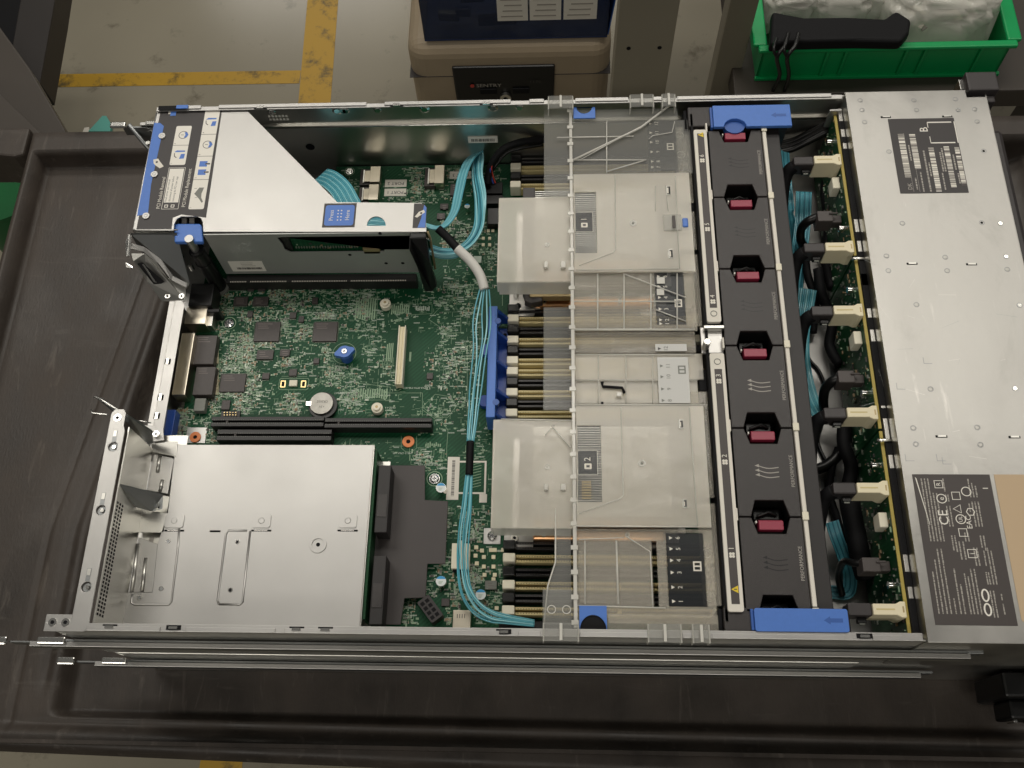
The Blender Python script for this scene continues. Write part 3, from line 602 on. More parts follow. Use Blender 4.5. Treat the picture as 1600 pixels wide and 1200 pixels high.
for u, v in ((1425, 412), (1518, 413), (1471, 682), (1585, 683), (1384, 183), (1480, 182)):
    mb = MB(); x, y = pw(u, v, 88.4); mb.box(x - 4, x + 4, y - .9, y + .9, 88.4, 88.5, 'black_matte'); mb.box(x - 2.5, x + 3, y - .5, y + .8, 88.5, 89, 'steel'); mb.build('lance_slot', cp)
for u, v in ((1450, 568), (1408, 608), (1422, 720), (1471, 720), (1480, 725)):
    mb = MB(); x, y = pw(u, v, 88.4); mb.box(x - 3, x + 3, y - .25, y + .25, 88.4, 88.44, 'steel_dark'); mb.box(x - 3, x - 2.5, y, y + 5, 88.4, 88.44, 'steel_dark'); mb.build('corner_mark', cp)
mb = MB()
for k in range(30):
    u, v = RND.uniform(1345, 1590), RND.uniform(300, 720); x, y = pw(u, v, 88.4); a = RND.uniform(-.6, .6) + (1.57 if RND.random() < .4 else 0); l = RND.uniform(2, 16)
    mb.add([(x, y, 88.43), (x + l * math.cos(a), y + l * math.sin(a), 88.43), (x + l * math.cos(a), y + l * math.sin(a) + .22, 88.43), (x, y + .12, 88.43)], [(0, 1, 2, 3)], 'steel_dark' if k % 4 == 0 else 'steel')
mb.build('scratches', cp)
# black serial label
ZL = 88.5
r = rect(1387, 186, 1505, 300, ZL); lx0, ly1 = pw(1387, 186, ZL); lx1, ly0 = pw(1520, 301, ZL); lx1 = pw(1490, 184, ZL)[0]
mb = MB(); mb.prism([(lx0, ly0), (lx1, ly0), (lx1, ly1), (lx0, ly1)], 88.45, ZL + .1, 'label_dark')
def bars(mb, u, v0, v1, wpx, z, seed, z2=.02):
    """barcode: stripes across, running along Y. u/v are label fractions"""
    r_ = random.Random(seed); y = v0
    while y < v1:
        h = min(r_.choice((.28, .45, .7)), v1 - y); mb.quad(u, u + wpx, y, y + h, z + z2, r_.choice(('label_print', 'label_white', 'white', 'label_print', 'label_grey'))); y += h
LW, LH = lx1 - lx0, ly1 - ly0
def lab(fx, fy): return lx0 + LW * fx, ly1 - LH * fy
zt = ZL + .1
for fx, fw, f0, f1 in ((.11, .09, .21, .80), (.28, .09, .21, .68), (.53, .08, .40, .98), (.76, .08, .38, .93), (.92, .07, .40, .91)):
    x, y0 = lab(fx, f1); _, y1 = lab(fx, f0); bars(mb, x, y0, y1, LW * fw, zt, int(fx * 100))
for fx, fw, f0, f1 in ((.20, .004, .2, .98), (.235, .02, .36, .57), (.44, .025, .44, .98), (.49, .02, .60, .78), (.68, .022, .46, .72), (.715, .022, .41, .72), (.87, .022, .50, .70), (.25, .02, .80, .95), (.29, .004, .68, .98), (.34, .02, .72, .98), (.66, .02, .74, .96), (.89, .02, .74, .88)):
    x, y0 = lab(fx, f1); _, y1 = lab(fx, f0); y = y0
    while y < y1: h = min(RND.uniform(.8, 2.6) if fw > .01 else 99, y1 - y); mb.quad(x, x + LW * fw, y, y + h, zt + .02, 'label_print'); y += h + .5
for a, b, c, d in ((.58, .05, .95, .065), (.58, .33, .95, .345), (.58, .05, .59, .13), (.58, .25, .59, .345), (.985, .05, .998, .34)):
    x, y = lab(a, d); x2, y2 = lab(c, b); mb.quad(x, x2, y, y2, zt + .02, 'label_white')
x, y = lab(.52, .19); txt(mb, 'B', x, y, zt + .02, 9, 'label_white', math.pi / 2)
x, y = lab(.16, .94); txt(mb, 'DK', x, y - 1, zt + .02, 4.5, 'label_print', math.pi / 2)
mb.build('serial_label', cp)
# regulatory label
rx0, ry1 = pw(1425, 741, ZL); rx1, ry0 = pw(1590, 978, ZL); rx1 = pw(1546, 741, ZL)[0]
mb = MB(); mb.prism([(rx0, ry0), (rx1, ry0), (rx1, ry1), (rx0, ry1)], 88.45, ZL + .1, 'label_grey'); RW, RH = rx1 - rx0, ry1 - ry0
def rl(fx, fy): return rx0 + RW * fx, ry1 - RH * fy
def col_(fx, f0, f1, fw=.018):
    x, y0 = rl(fx, f1); _, y1 = rl(fx, f0); y = y0
    while y < y1: h = min(RND.uniform(.5, 3.0), y1 - y); mb.quad(x, x + RW * fw * RND.uniform(.75, 1.05), y, y + h, zt + .02, 'label_print'); y += h + RND.uniform(.2, .45)
for i in range(3): col_(.10 + .035 * i * 1.2, .03, .46)
for i in range(2): col_(.225 + .042 * i, .13, .46)
for i, (a, b) in enumerate(((.66, .93), (.58, .93), (.51, .93), (.51, .93))): col_(.06 + .05 * i, a, b)
col_(.27, .83, .93); col_(.33, .64, .93); col_(.38, .74, .93); col_(.45, .67, .93); col_(.49, .69, .93); col_(.535, .64, .93); col_(.58, .64, .93)
col_(.38, .03, .12); col_(.38, .14, .19); col_(.41, .14, .19); col_(.37, .22, .36); col_(.41, .22, .36); col_(.37, .42, .52); col_(.41, .42, .53); col_(.45, .46, .58); col_(.50, .46, .58); col_(.54, .40, .46); col_(.58, .40, .46)
col_(.62, .50, .62); col_(.66, .50, .62); col_(.70, .03, .16); col_(.74, .06, .16); col_(.78, .08, .16); col_(.66, .20, .26); col_(.70, .19, .36); col_(.74, .19, .36); col_(.78, .19, .36)
col_(.73, .42, .50); col_(.77, .42, .52); col_(.74, .52, .62); col_(.79, .50, .74); col_(.83, .52, .74); col_(.72, .66, .74); col_(.75, .66, .74); col_(.73, .78, .95); col_(.77, .78, .95); col_(.86, .80, .84); col_(.86, .86, .93)
for s, fx, fy, sz in (('CE', .32, .30, 9), ('R', .32, .07, 4), ('e', .33, .17, 5), ('UL', .53, .31, 3.4), ('i', .60, .54, 5), ('EAC', .63, .33, 5)):
    x, y = rl(fx, fy); txt(mb, s, x, y, zt + .03, sz, 'label_white', math.pi / 2, 'CENTER')
def frame(x, y, a, b, t, n=4, rot=0):
    o = [(x + a * math.cos(2 * math.pi * k / n + rot), y + b * math.sin(2 * math.pi * k / n + rot)) for k in range(n)]
    i = [(x + (a - t) * math.cos(2 * math.pi * k / n + rot), y + (b - t) * math.sin(2 * math.pi * k / n + rot)) for k in range(n)]
    mb.prism(o, zt + .02, zt + .06, 'label_white', [i])
for fx, fy, a, n in ((.32, .07, 4, 4), (.33, .17, 3.4, 20), (.52, .15, 4, 4), (.52, .24, 3.6, 3), (.53, .31, 3.4, 20), (.53, .40, 4, 4), (.66, .12, 3.4, 20), (.60, .54, 4.2, 4), (.67, .26, 3, 6)):
    x, y = rl(fx, fy); frame(x, y, a, a, .6, n, math.pi / 4 if n == 4 else math.pi)
for fy in (.81, .90): 
    x, y = rl(.67, fy); frame(x, y, 2.6, 4.4, 1.1, 14)
# small scratches on the label corner
x, y = rl(.03, .02); mb.add([(x, y, zt + .05), (x + .9, y - 1, zt + .05), (x + 5.2, y - 34, zt + .05), (x + 4.9, y - 34, zt + .05)], [(0, 1, 2, 3)], 'label_white')
x, y = rl(.88, .1); mb.quad(x, x + 3.4, y, y + .6, zt + .05, 'label_white')
mb.build('regulatory_label', cp)
mb = MB(); bx0 = pw(1553, 743, ZL)[0]; mb.prism([(bx0, ry0 + 4), (bx0 + 4, ry0 - 1), (x1 - .5, ry0 - 1), (x1 - .5, ry1), (bx0, ry1)], 88.45, ZL + .12, 'beige_tag')
y = pw(1580, 786, ZL)[1]
for k in range(26): y -= RND.uniform(1.1, 2.2); mb.quad(x1 - 14, x1 - .8, y, y + RND.choice((.3, .6, .9)), ZL + .15, 'label_grey')
mb.build('beige_barcode_tag', cp)
# front ears and bezel
mb = MB(); a = rect(1508, 112, 1563, 140, 92); mb.box(*a, 60, 92, 'label_dark'); mb.build('rack_ear', ch, 1.2)
mb = MB(); mb.box(a[0] + 4, a[1] - 2, a[2] - 7, a[2], 55, 86, 'label_dark'); mb.box(689, 700, 300, a[2] - 7, 10, 50, 'black_matte'); mb.build('ear_latch', ch, 1)
mb = MB(); x, y = pw(1503, 130, 86); mb.box(x - 1, x + 2, y - 5, y + 6, 70, 84, 'steel_bright'); mb.build('ear_spring', ch, .6)
mb = MB(); mb.box(687.5, 702, 2, 418, 8, 74, 'label_dark'); mb.build('front_bezel', ch, 4)
# ================================================================== MOTHERBOARD
ZP = 11.6
mbd = thing('motherboard', (250, 222, 10), 'green server motherboard crowded with chips and connectors on the chassis floor', 'motherboard')
mb = MB()
mb.prism([(33, 3), (458, 3), (458, 440.5), (139, 440.5), (139, 400), (120, 360), (33, 360)], 10, ZP, 'pcb'); mb.build('board', mbd)
KEEP = []
def keep(u0, v0, u1, v1): KEEP.append((u0, v0, u1, v1))
def chip(u0, v0, u1, v1, h=1.6, m='chip', name='chip', legs=0, mark=True, kp=True, bev=.2):
    z = ZP + h; r = rect(u0, v0, u1, v1, z); mb = MB(); mb.box(*r, ZP, z, m)
    if legs:
        n = max(3, int((r[1] - r[0]) / .9))
        for k in range(n):
            x = r[0] + (k + .5) * (r[1] - r[0]) / n
            for s_, y in ((1, r[3]), (-1, r[2])): mb.box(x - .2, x + .2, min(y, y + s_ * 1.2), max(y, y + s_ * 1.2), ZP, ZP + .5, 'pad_tin')
        if legs > 1:
            n = int((r[3] - r[2]) / .9)
            for k in range(n):
                y = r[2] + (k + .5) * (r[3] - r[2]) / n
                for s_, x in ((1, r[1]), (-1, r[0])): mb.box(min(x, x + s_ * 1.2), max(x, x + s_ * 1.2), y - .2, y + .2, ZP, ZP + .5, 'pad_tin')
    if mark and r[1] - r[0] > 7:
        for k in range(3):
            mb.quad(r[0] + 2 + k * .3, r[0] + 2 + (r[1] - r[0]) * RND.uniform(.35, .6), r[3] - 2.4 - k * 2, r[3] - 1.7 - k * 2, z + .02, 'chip_mark')
    mb.build(name, mbd, bev)
    if kp: keep(u0 - 3, v0 - 3, u1 + 3, v1 + 3)
for c in ((400, 503, 435, 533), (491, 503, 525, 533), (346, 584, 381, 612)): chip(*c, legs=2)
for c in ((402, 547, 426, 561), (438, 546, 452, 556), (366, 464, 386, 477), (396, 464, 418, 477), (330, 463, 342, 475), (410, 583, 420, 592), (387, 486, 394, 495), (467, 494, 474, 503), (453, 488, 462, 497), (452, 577, 463, 587), (490, 560, 498, 568), (667, 583, 676, 592), (488, 465, 496, 474)): chip(*c, legs=1)
for u0, v0, u1, v1 in ((357, 441, 384, 452), (388, 443, 396, 454), (404, 443, 414, 454)): chip(u0, v0, u1, v1, 1.4, 'chip', legs=1)
# metal port shells and magnetics at the rear
def block(name, u0, v0, u1, v1, h, m, bevel=.4, z0=ZP, kp=True, par=None):
    z = ZP + h; r = rect(u0, v0, u1, v1, z); mb = MB(); mb.box(*r, z0, z, m); o = mb.build(name, par or mbd, bevel)
    if kp: keep(u0 - 4, v0 - 3, u1 + 6, v1 + 8)
    return r, z, o
a, zz, o = block('usb_port', 292, 480, 320, 506, 15, 'port_metal'); mb = MB(); mb.box(a[1], a[1] + 4, a[2] + 1, a[3] - 1, ZP, zz - 5, 'steel'); mb.build('port_tail', o)
KEEP.append((300, 480, 335, 515))
mb = MB(); x0, y1 = pw(286, 520, 26); x1_, y0 = pw(290, 617, 26); mb.box(x0 - 1, x0 + 10, y0, y1, ZP, 26, 'port_metal'); mb.build('ethernet_port_shield', mbd, .5); keep(262, 515, 312, 628)
for v0, v1 in ((524, 569), (573, 617)): chip(307, v0, 333 - (v0 > 570) * 2, v1, 8, 'chip', 'network_transformer', bev=.4)
mb = MB()
for k in range(20):
    for v0 in (524, 573):
        x, y = pw(339, v0 + 2 + 2.1 * k, ZP + 2); mb.box(x - 2.4, x + 1, y - .25, y + .25, ZP, ZP + 1.2, 'cream')
mb.build('transformer_pins', mbd)
block('inductor', 305, 622, 319, 642, 6, 'part_grey'); block('small_ic', 347, 625, 358, 640, 1.5, 'chip')
mb = MB(); mb.box(*rect(257, 640, 268, 682, 22), ZP, 22, 'blue_bracket'); mb.build('display_port', mbd, .5)
mb = MB()
for k in range(5):
    for j in range(2): x, y = pw(351 + 4.5 * k, 645 + 4 * j, 15); mb.cyl(x, y, ZP, 16, .45, 'gold_pad', 6)
mb.box(*rect(346, 642, 374, 652, 14), ZP, 14, 'slot_black'); mb.build('pin_header', mbd); keep(346, 640, 374, 652)
# riser-slot connectors
def pcie(u0, u1, v0, v1, key, pins=True):
    z = ZP + 11; x0, ya = pw(u0, v0, z); xb, yb_ = pw(u1, v1, z); y0, y1 = min(ya, yb_), max(ya, yb_); mb = MB(); ym = (y0 + y1) / 2
    mb.box(x0, xb, y0, ym - .9, ZP, z, 'slot_black'); mb.box(x0, xb, ym + .9, y1, ZP, z, 'slot_black'); mb.box(x0, xb, ym - .9, ym + .9, ZP, z - 3, 'black_matte')
    for f in key: x = x0 + (xb - x0) * f; mb.box(x - .8, x + .8, ym - .9, ym + .9, z - 3, z - .2, 'label_grey')
    o = mb.build('expansion_slot', mbd, .25)
    mb = MB(); n = int((xb - x0) / 1.5)
    for k in range(n):
        x = x0 + 1 + k * (xb - x0 - 2) / n
        for s_ in (ym - 1.4, ym + 1.4): mb.box(x, x + .35, s_ - .4, s_ + .4, z, z + .05, 'part_grey')
    mb.build('contacts', o); keep(u0 - 3, v0 - 3, u1 + 3, v1 + 4)
pcie(331, 505, 651, 666, (.14,)); pcie(508, 674, 653, 668, (.13, ))
pcie(340, 517, 671, 688, (.16,))
z = 27; x0, ya = pw(352, 430, z); xb = pw(650, 430, z)[0]
mb = MB(); mb.box(x0, xb, ya - 5.5, ya + 2, ZP, 24, 'slot_black'); o = mb.build('riser_socket', mbd, .3); mb = MB()
for k in range(105):
    if k in (10, 11, 34, 35, 36, 70, 71): continue
    mb.box(x0 + 4 + k * 1.45, x0 + 4.8 + k * 1.45, ya - 5.4, ya - 4.3, 24, 24.25, 'white')
mb.build('contacts', o); keep(350, 425, 660, 443)
# cream mezzanine connector
z = ZP + 9; x0, y1 = pw(623, 509, z); xb, y0 = pw(631, 599, z); mb = MB(); mb.box(x0 + 1, x0 + 5.2, y0, y1, ZP, z - 1.5, 'cream'); mb.box(x0, x0 + 1, y0 - .6, y1 + .6, ZP, z, 'ivory'); mb.box(x0 + 5.2, x0 + 6, y0 - .6, y1 + .6, ZP, z, 'ivory'); mb.box(x0 + 2.5, x0 + 3.6, y0 + 1, y1 - 1, z - 1.5, z - .3, 'cream')
mb.build('mezzanine_connector', mbd, .25); keep(616, 505, 640, 605)
# screws
def screw(u, v, z, r, m='chrome', parent=None, name='screw'):
    x, y = pw(u, v, z); mb = MB(); mb.cyl(x, y, z - .8, z + .2, r, m, 22); mb.cyl(x, y, z + .2, z + 1.0, r * .86, m, 22, r * .6)
    mb.box(x - r * .42, x + r * .42, y - .25, y + .25, z + 1.0, z + 1.05, 'label_text'); mb.box(x - .25, x + .25, y - r * .42, y + r * .42, z + 1.0, z + 1.06, 'label_text'); return mb.build(name, parent or mbd)
for u, v, r in ((358, 505, 4.0), (546, 268, 3.2), (679, 748, 4.2)): screw(u, v, ZP + 1, r); keep(u - 12, v - 12, u + 12, v + 12); mb = MB(); x, y = pw(u, v, ZP); mb.ring(x, y, ZP, ZP + .06, r * 1.35, r * 1.5, 'silk'); mb.build('screw_ring', mbd)
mb = MB(); mb.box(*rect(756, 825, 782, 850, ZP + 1), ZP, ZP + 1, 'steel_satin'); mb.build('ground_pad', mbd, .2); screw(769, 837, ZP + 2, 3.7); keep(752, 822, 786, 854)
mb = MB(); mb.box(*rect(293, 668, 320, 692, ZP + .4), ZP, ZP + .4, 'steel_satin'); mb.build('ground_pad', mbd); keep(290, 665, 322, 695)
for u, v, r in ((305, 683, 4.6), (638, 690, 4.9)):
    x, y = pw(u, v, ZP + 1); mb = MB(); mb.ring(x, y, ZP + .4, ZP + 1.4, r * .36, r, 'orange', 28); mb.cyl(x, y, ZP, ZP + .6, r * .36, 'black_matte'); mb.build('orange_grommet', mbd, .2); keep(u - 14, v - 14, u + 14, v + 14)
for u, v in ((602, 474), (589, 637)):
    x, y = pw(u, v, ZP + 5); mb = MB(); mb.cyl(x, y, ZP, ZP + 5, 4.6, 'ivory', 24); mb.cyl(x, y, ZP + 5, ZP + 7, 3.0, 'ivory', 20); mb.cyl(x, y, ZP + 7, ZP + 7.1, 1.2, 'brass_dim', 12); mb.build('standoff', mbd, .3); keep(u - 12, v - 12, u + 12, v + 12)
# blue thumb nut
x, y = pw(538, 549, ZP + 12); mb = MB(); mb.cyl(x, y, ZP, ZP + 9, 5.2, 'blue_dark', 28)
pts = []
for k in range(40):
    a = 2 * math.pi * k / 40; r = 5.8 + 2.9 * max(0, math.cos(2 * (a - .35))) ** 3; pts.append((x + r * math.cos(a), y + r * math.sin(a) * .92))
mb.prism(pts, ZP + 8, ZP + 12, 'blue'); k_ = mb.build('blue_thumb_nut', mbd, .6); mb = MB(); mb.cyl(x, y, ZP + 12, ZP + 12.8, 2.2, 'steel_bright'); mb.cyl(x, y, ZP + 12.8, ZP + 12.9, .8, 'black_matte', 10); mb.build('nut_screw', k_); keep(515, 530, 562, 572)
x, y = pw(538, 552, ZP); mb = MB(); mb.ring(x, y, ZP, ZP + .06, 9.6, 10, 'silk', 40); mb.build('screw_ring', mbd)
# golden touch pad emblem
x, y = pw(459, 600, ZP); mb = MB()
def rrect(x, y, a, b, r, n=5):
    return [(x + sx * (a - r) + r * math.cos(t), y + sy * (b - r) + r * math.sin(t)) for sx, sy, q in ((1, 1, 0), (-1, 1, 1), (-1, -1, 2), (1, -1, 3)) for t in [q * math.pi / 2 + k * math.pi / 2 / n for k in range(n + 1)]]
mb.prism(rrect(x, y, 12.6, 5.4, 2), ZP, ZP + .05, 'silk', [rrect(x, y, 12.2, 5.0, 1.8)])
for dx in (-9, 8.2): mb.prism(rrect(x + dx, y, 2.2, 3.2, .6), ZP, ZP + .12, 'gold_pad'); mb.prism(rrect(x + dx, y, 1.2, 2.2, .4), ZP + .12, ZP + .2, 'black_matte')
mb.box(x - 3.2, x + 3.2, y - 2.6, y + 2.6, ZP + .05, ZP + 2.2, 'ivory'); mb.build('touch_point', mbd); keep(433, 586, 484, 616)
# caps
for u, v, r in ((689, 762, 4.0), (689, 908, 4.0), (751, 929, 4.0), (730, 322, 2.4)):
    z = ZP + 8; x, y = pw(u, v, z); mb = MB(); mb.cyl(x, y, ZP, z, r, 'steel_bright', 24); o = mb.build('capacitor', mbd)
    mb = MB(); mb.cyl(x, y, z, z + .15, r * .96, 'cap_white', 24)
    A = [math.radians(t) for t in range(25, 156, 10)]; mb.prism([(x + r * .95 * math.cos(t), y + r * .95 * math.sin(t)) for t in A], z + .15, z + .25, 'cap_blue')
    for k in range(3): mb.quad(x - 1.8, x + 1.5 - .5 * k, y - .4 - .9 * k, y - .1 - .9 * k, z + .2, 'silk')
    mb.build('cap_top', o); keep(u - 10, v - 10, u + 12, v + 12)
# storage connectors (metal latched)
def sas(u0, v0, u1, v1):
    z = ZP + 9; r = rect(u0, v0, u1, v1, z); mb = MB(); mb.box(r[0] - 2, r[0] + (r[1] - r[0]) * .55, r[2], r[3], ZP, ZP + 5, 'chip'); mb.box(r[0] + (r[1] - r[0]) * .46, r[1], r[2], r[3] , ZP, z, 'port_metal')
    mb.box(r[0] + 2.5, r[0] + (r[1] - r[0]) * .46, r[2] + 2, r[3] - 3, z - 3, z - 2, 'port_metal'); mb.box(r[0] + 1, r[0] + 2.5, r[2] + 1, r[3] - 2, z - 6, z - 2, 'steel_bright'); mb.build('storage_connector', mbd, .3); keep(u0 - 5, v0 - 3, u1 + 3, v1 + 3)
sas(566, 260, 593, 284); sas(564, 288, 590, 312); sas(667, 258, 693, 286)
for s_, u0, v0, u1, v1 in (('PORT 2', 602, 281, 635, 292), ('PORT 1', 601, 295, 634, 306), ('PORT 3', 703, 268, 737, 279)):
    r = rect(u0, v0, u1, v1, ZP); mb = MB(); mb.box(*r, ZP, ZP + .08, 'white'); txt(mb, s_, (r[0] + r[1]) / 2, (r[2] + r[3]) / 2, ZP + .1, 4.6, 'label_text', math.pi, 'CENTER'); mb.build('port_label', mbd); keep(u0, v0, u1, v1)
# blue retention bracket
mb = MB(); x0, y1 = pw(764, 478, 40); x1b, y0 = pw(760, 652, 40); xr = pw(796, 640, 30)[0]
mb.box(x0, x0 + 7, y0, y1, ZP + 3, 40, 'blue'); mb.build('bracket_wall', None) if 0 else None
br = thing('blue_bracket', ((x0 + xr) / 2, (y0 + y1) / 2, ZP), 'bright blue plastic bracket standing between the long cable and the memory slots', 'bracket')
mb.build('front_wall', br, .6)
mb = MB(); mb.box(x0 + 7.05, x0 + 18, y0 + 1, y1 - 8, ZP + .3, 17, 'blue_bracket'); mb.build('base', br, .5)
for f in (.03, .24, .5, .76, .96):
    y = y0 + (y1 - y0) * f; mb = MB(); mb.slab([(x0 + 7, y, 17), (x0 + 18, y, 17), (x0 + 18, y, 20), (x0 + 7, y, 38)], (0, 2.6, 0), 'blue_bracket'); mb.build('gusset', br, .3)
for f in (.08, .86):
    y = y0 + (y1 - y0) * f; mb = MB(); mb.cyl(x0 + 12.5, y - 2, 17, 20, 2.6, 'blue_bracket', 20); mb.cyl(x0 + 12.5, y - 2, 20, 20.1, 1.6, 'black_matte', 16); mb.build('boss', br, .2)
for f in (.13, .86):
    y = y0 + (y1 - y0) * f; mb = MB(); mb.cyl(x0 + 7.5, y, 36, 40.2, 2.6, 'blue_dark', 18); mb.build('notch_boss', br, .2)
for f in (.25, .72): mb = MB(); mb.cyl(x0 - 3, y0 + (y1 - y0) * f, ZP, 17, 5, 'blue_bracket', 20); mb.build('foot', br, .4)
keep(745, 475, 800, 655)
# dimm slots
def dimm(y, white, parent):
    h = 8; z = ZP + 10; m1 = 'beige_slot' if white else 'slot_black'; mb = MB()
    mb.box(309, 452, y - 3.0, y - 1.0, ZP, z - 1, m1); mb.box(309, 452, y + 1.0, y + 3.0, ZP, z - 1, m1); mb.box(309, 452, y - 1, y + 1, ZP, z - 4, 'beige_slot_dark' if white else 'black_matte')
    mb.box(384, 387, y - 1, y + 1, ZP, z - 1.2, m1)
    o = mb.build('memory_slot', parent, .25)
    mb = MB()
    for k in range(70): x = 311 + 2 * k; mb.box(x, x + .6, y - 2.0, y - 1.2, z - 1, z - .9, 'beige_slot_dark' if white else 'chip'); mb.box(x, x + .6, y + 1.2, y + 2.0, z - 1, z - .9, 'beige_slot_dark' if white else 'chip')
    mb.build('contacts', o)
    for xa, xb in ((299.5, 308.8), (452.2, 460)):
        mb = MB(); mb.box(xa, xb, y - 3.4, y + 3.4, ZP, z + 3, 'ivory' if white else 'black_plastic'); mb.build('latch', o, .8)
DY = []
for ys_, start in (([437.0, 428.2, 418.4, 408.7], 0), ([283.5, 273.8, 263.9, 254.0, 244.5, 235.1, 225.3, 215.9, 206.4, 197.4, 188.4, 179], 1), ([80.2, 70.1, 59.8, 49.6, 40.1, 30.6], 2)):
    for i, y in enumerate(ys_):
        white = i % 2 == 1
        if start == 1 and i >= 6: white = i in (6, 8, 10)
        if start == 1 and i < 6: white = i in (1, 3, 5)
        dimm(y, white, mbd)
keep(783, 255, 1125, 300); keep(783, 480, 1125, 665); keep(783, 845, 1130, 975); keep(775, 300, 1125, 450); keep(765, 655, 1125, 845)
# other connectors bottom centre
z = ZP + 8; r = rect(706, 848, 733, 888, z); mb = MB(); mb.box(*r, ZP, z - 1, 'ivory'); mb.box(r[0] + 5, r[1] - 5, r[2] + 2, r[3] + 2, z - 1, z, 'ivory'); mb.box(r[0] + 1, r[1] - 1, r[2] - 1.5, r[2], ZP, z - 3, 'black_matte'); mb.build('white_cable_socket', mbd, .5); keep(703, 845, 736, 892)
mb = MB(); x, y = pw(672, 951, ZP + 10); mb.T = Matrix.Translation((x, y, 0)) @ Matrix.Rotation(math.radians(-52), 4, 'Z'); mb.prism(rrect(0, 0, 9.6, 5.2, 1), ZP, ZP + 10, 'label_dark')
for i in range(4):
    for j in range(2): mb.box(-7.6 + i * 4.2, -4.8 + i * 4.2, -3.9 + j * 4.2, -1.0 + j * 4.2, ZP + 10, ZP + 10.1, 'black_matte')
mb.T = None; mb.build('power_socket', mbd, .3); keep(650, 932, 695, 975)
a, z, o = block('card_reader', 708, 953, 735, 982, 7, 'port_metal'); mb = MB()
for k in range(4): mb.box(a[0] + 3 + 1.8 * k, a[0] + 3.5 + 1.8 * k, a[3] - 6, a[3] - 3, z, z + .1, 'label_text')
mb.build('reader_slots', o)
mb = MB(); r = rect(700, 714, 716, 781, ZP); mb.box(*r, ZP, ZP + .1, 'white'); y = r[2] + 3
while y < r[3] - 3: h = RND.choice((.25, .5, .8)); mb.quad(r[0] + 3.6, r[0] + 6, y, y + h, ZP + .12, 'label_text'); y += h + .4
mb.build('barcode_label', mbd); keep(698, 712, 718, 784)
mb = MB(); r = rect(715, 720, 759, 772, ZP)
t = 1.5; mb.quad(r[0], r[1], r[2], r[2] + t, ZP + .05, 'white'); mb.quad(r[0], r[1], r[3] - t, r[3], ZP + .05, 'white'); mb.quad(r[1] - t, r[1], r[2] + t, r[3] - t, ZP + .05, 'white'); mb.quad(r[1] - 5, r[1] + 1, r[2] - 7, r[2] - .05, ZP + .05, 'white')
for k in range(9): yy = r[2] + 4 + k * 2.4; mb.add([(r[0] + 8, yy, ZP + .05), (r[1] - 4, yy + 3, ZP + .05), (r[1] - 4, yy + 3.5, ZP + .05), (r[0] + 8, yy + .5, ZP + .05)], [(0, 1, 2, 3)], 'silk')
mb.build('printed_frame', mbd); keep(714, 718, 762, 786)
for u, v in ((744, 855), (753, 860), (767, 859), (773, 859), (786, 859), (756, 870), (771, 870), (743, 868), (756, 885), (771, 885), (757, 898), (773, 898), (745, 880), (776, 950), (771, 905)):
    chip(u - 3, v - 3, u + 3, v + 3, 1.6, 'cream', 'small_capacitor', mark=False)
chip(758, 907, 776, 921, 2.4, 'part_grey', 'inductor'); chip(690, 935, 702, 947, 1.4); chip(800 - 60, 400, 752, 410, 1.2, 'silk_white', 'shunt', mark=False)
for u0, v0, u1, v1 in ((688, 318, 700, 326), (683, 333, 695, 342), (704, 287, 723, 305)): chip(u0, v0, u1, v1, 2.2)
for u0, v0, u1, v1 in ((757, 285, 785, 302), (760, 305, 786, 318), (762, 325, 782, 350)): block('black_header', u0, v0, u1, v1, 7, 'black_plastic')
for u, v in ((709, 330), (711, 341), (755, 372), (765, 372), (755, 382), (765, 382), (763, 360), (770, 360)): chip(u - 2.2, v - 2.2, u + 2.2, v + 2.2, 1.2, 'cream', 'small_capacitor', mark=False)
mb = MB(); mb.box(297, 352, 5, 25, ZP, 15, 'black_plastic'); mb.build('black_block', mbd, 1)  # plain black box filling the area where the long cable ends
# battery
x, y = pw(502, 630, ZP + 6); mb = MB(); mb.cyl(x + 1, y - 1, ZP, ZP + 4, 11.6, 'black_plastic', 36); hb = mb.build('battery_holder', mbd, .4); mb = MB(); mb.box(x - 12.5, x - 8, y - 2.5, y + 1.5, ZP + 4, ZP + 6.8, 'steel_bright'); mb.build('battery_clip', hb, .3)
mb = MB(); mb.cyl(x, y, ZP + 4.05, ZP + 6.2, 9.8, 'battery_steel', 48, 9.5)
txt(mb, 'CR2032', x + 5.5, y + 1.5, ZP + 6.25, 2.8, 'label_text', math.pi); txt(mb, '+3V', x + 3, y - 3, ZP + 6.25, 2.8, 'label_text', math.pi)
mb.build('coin_battery', bevel=.3, label='round silver coin battery in its black holder in front of the long black slot', cat='battery'); keep(478, 605, 528, 655)
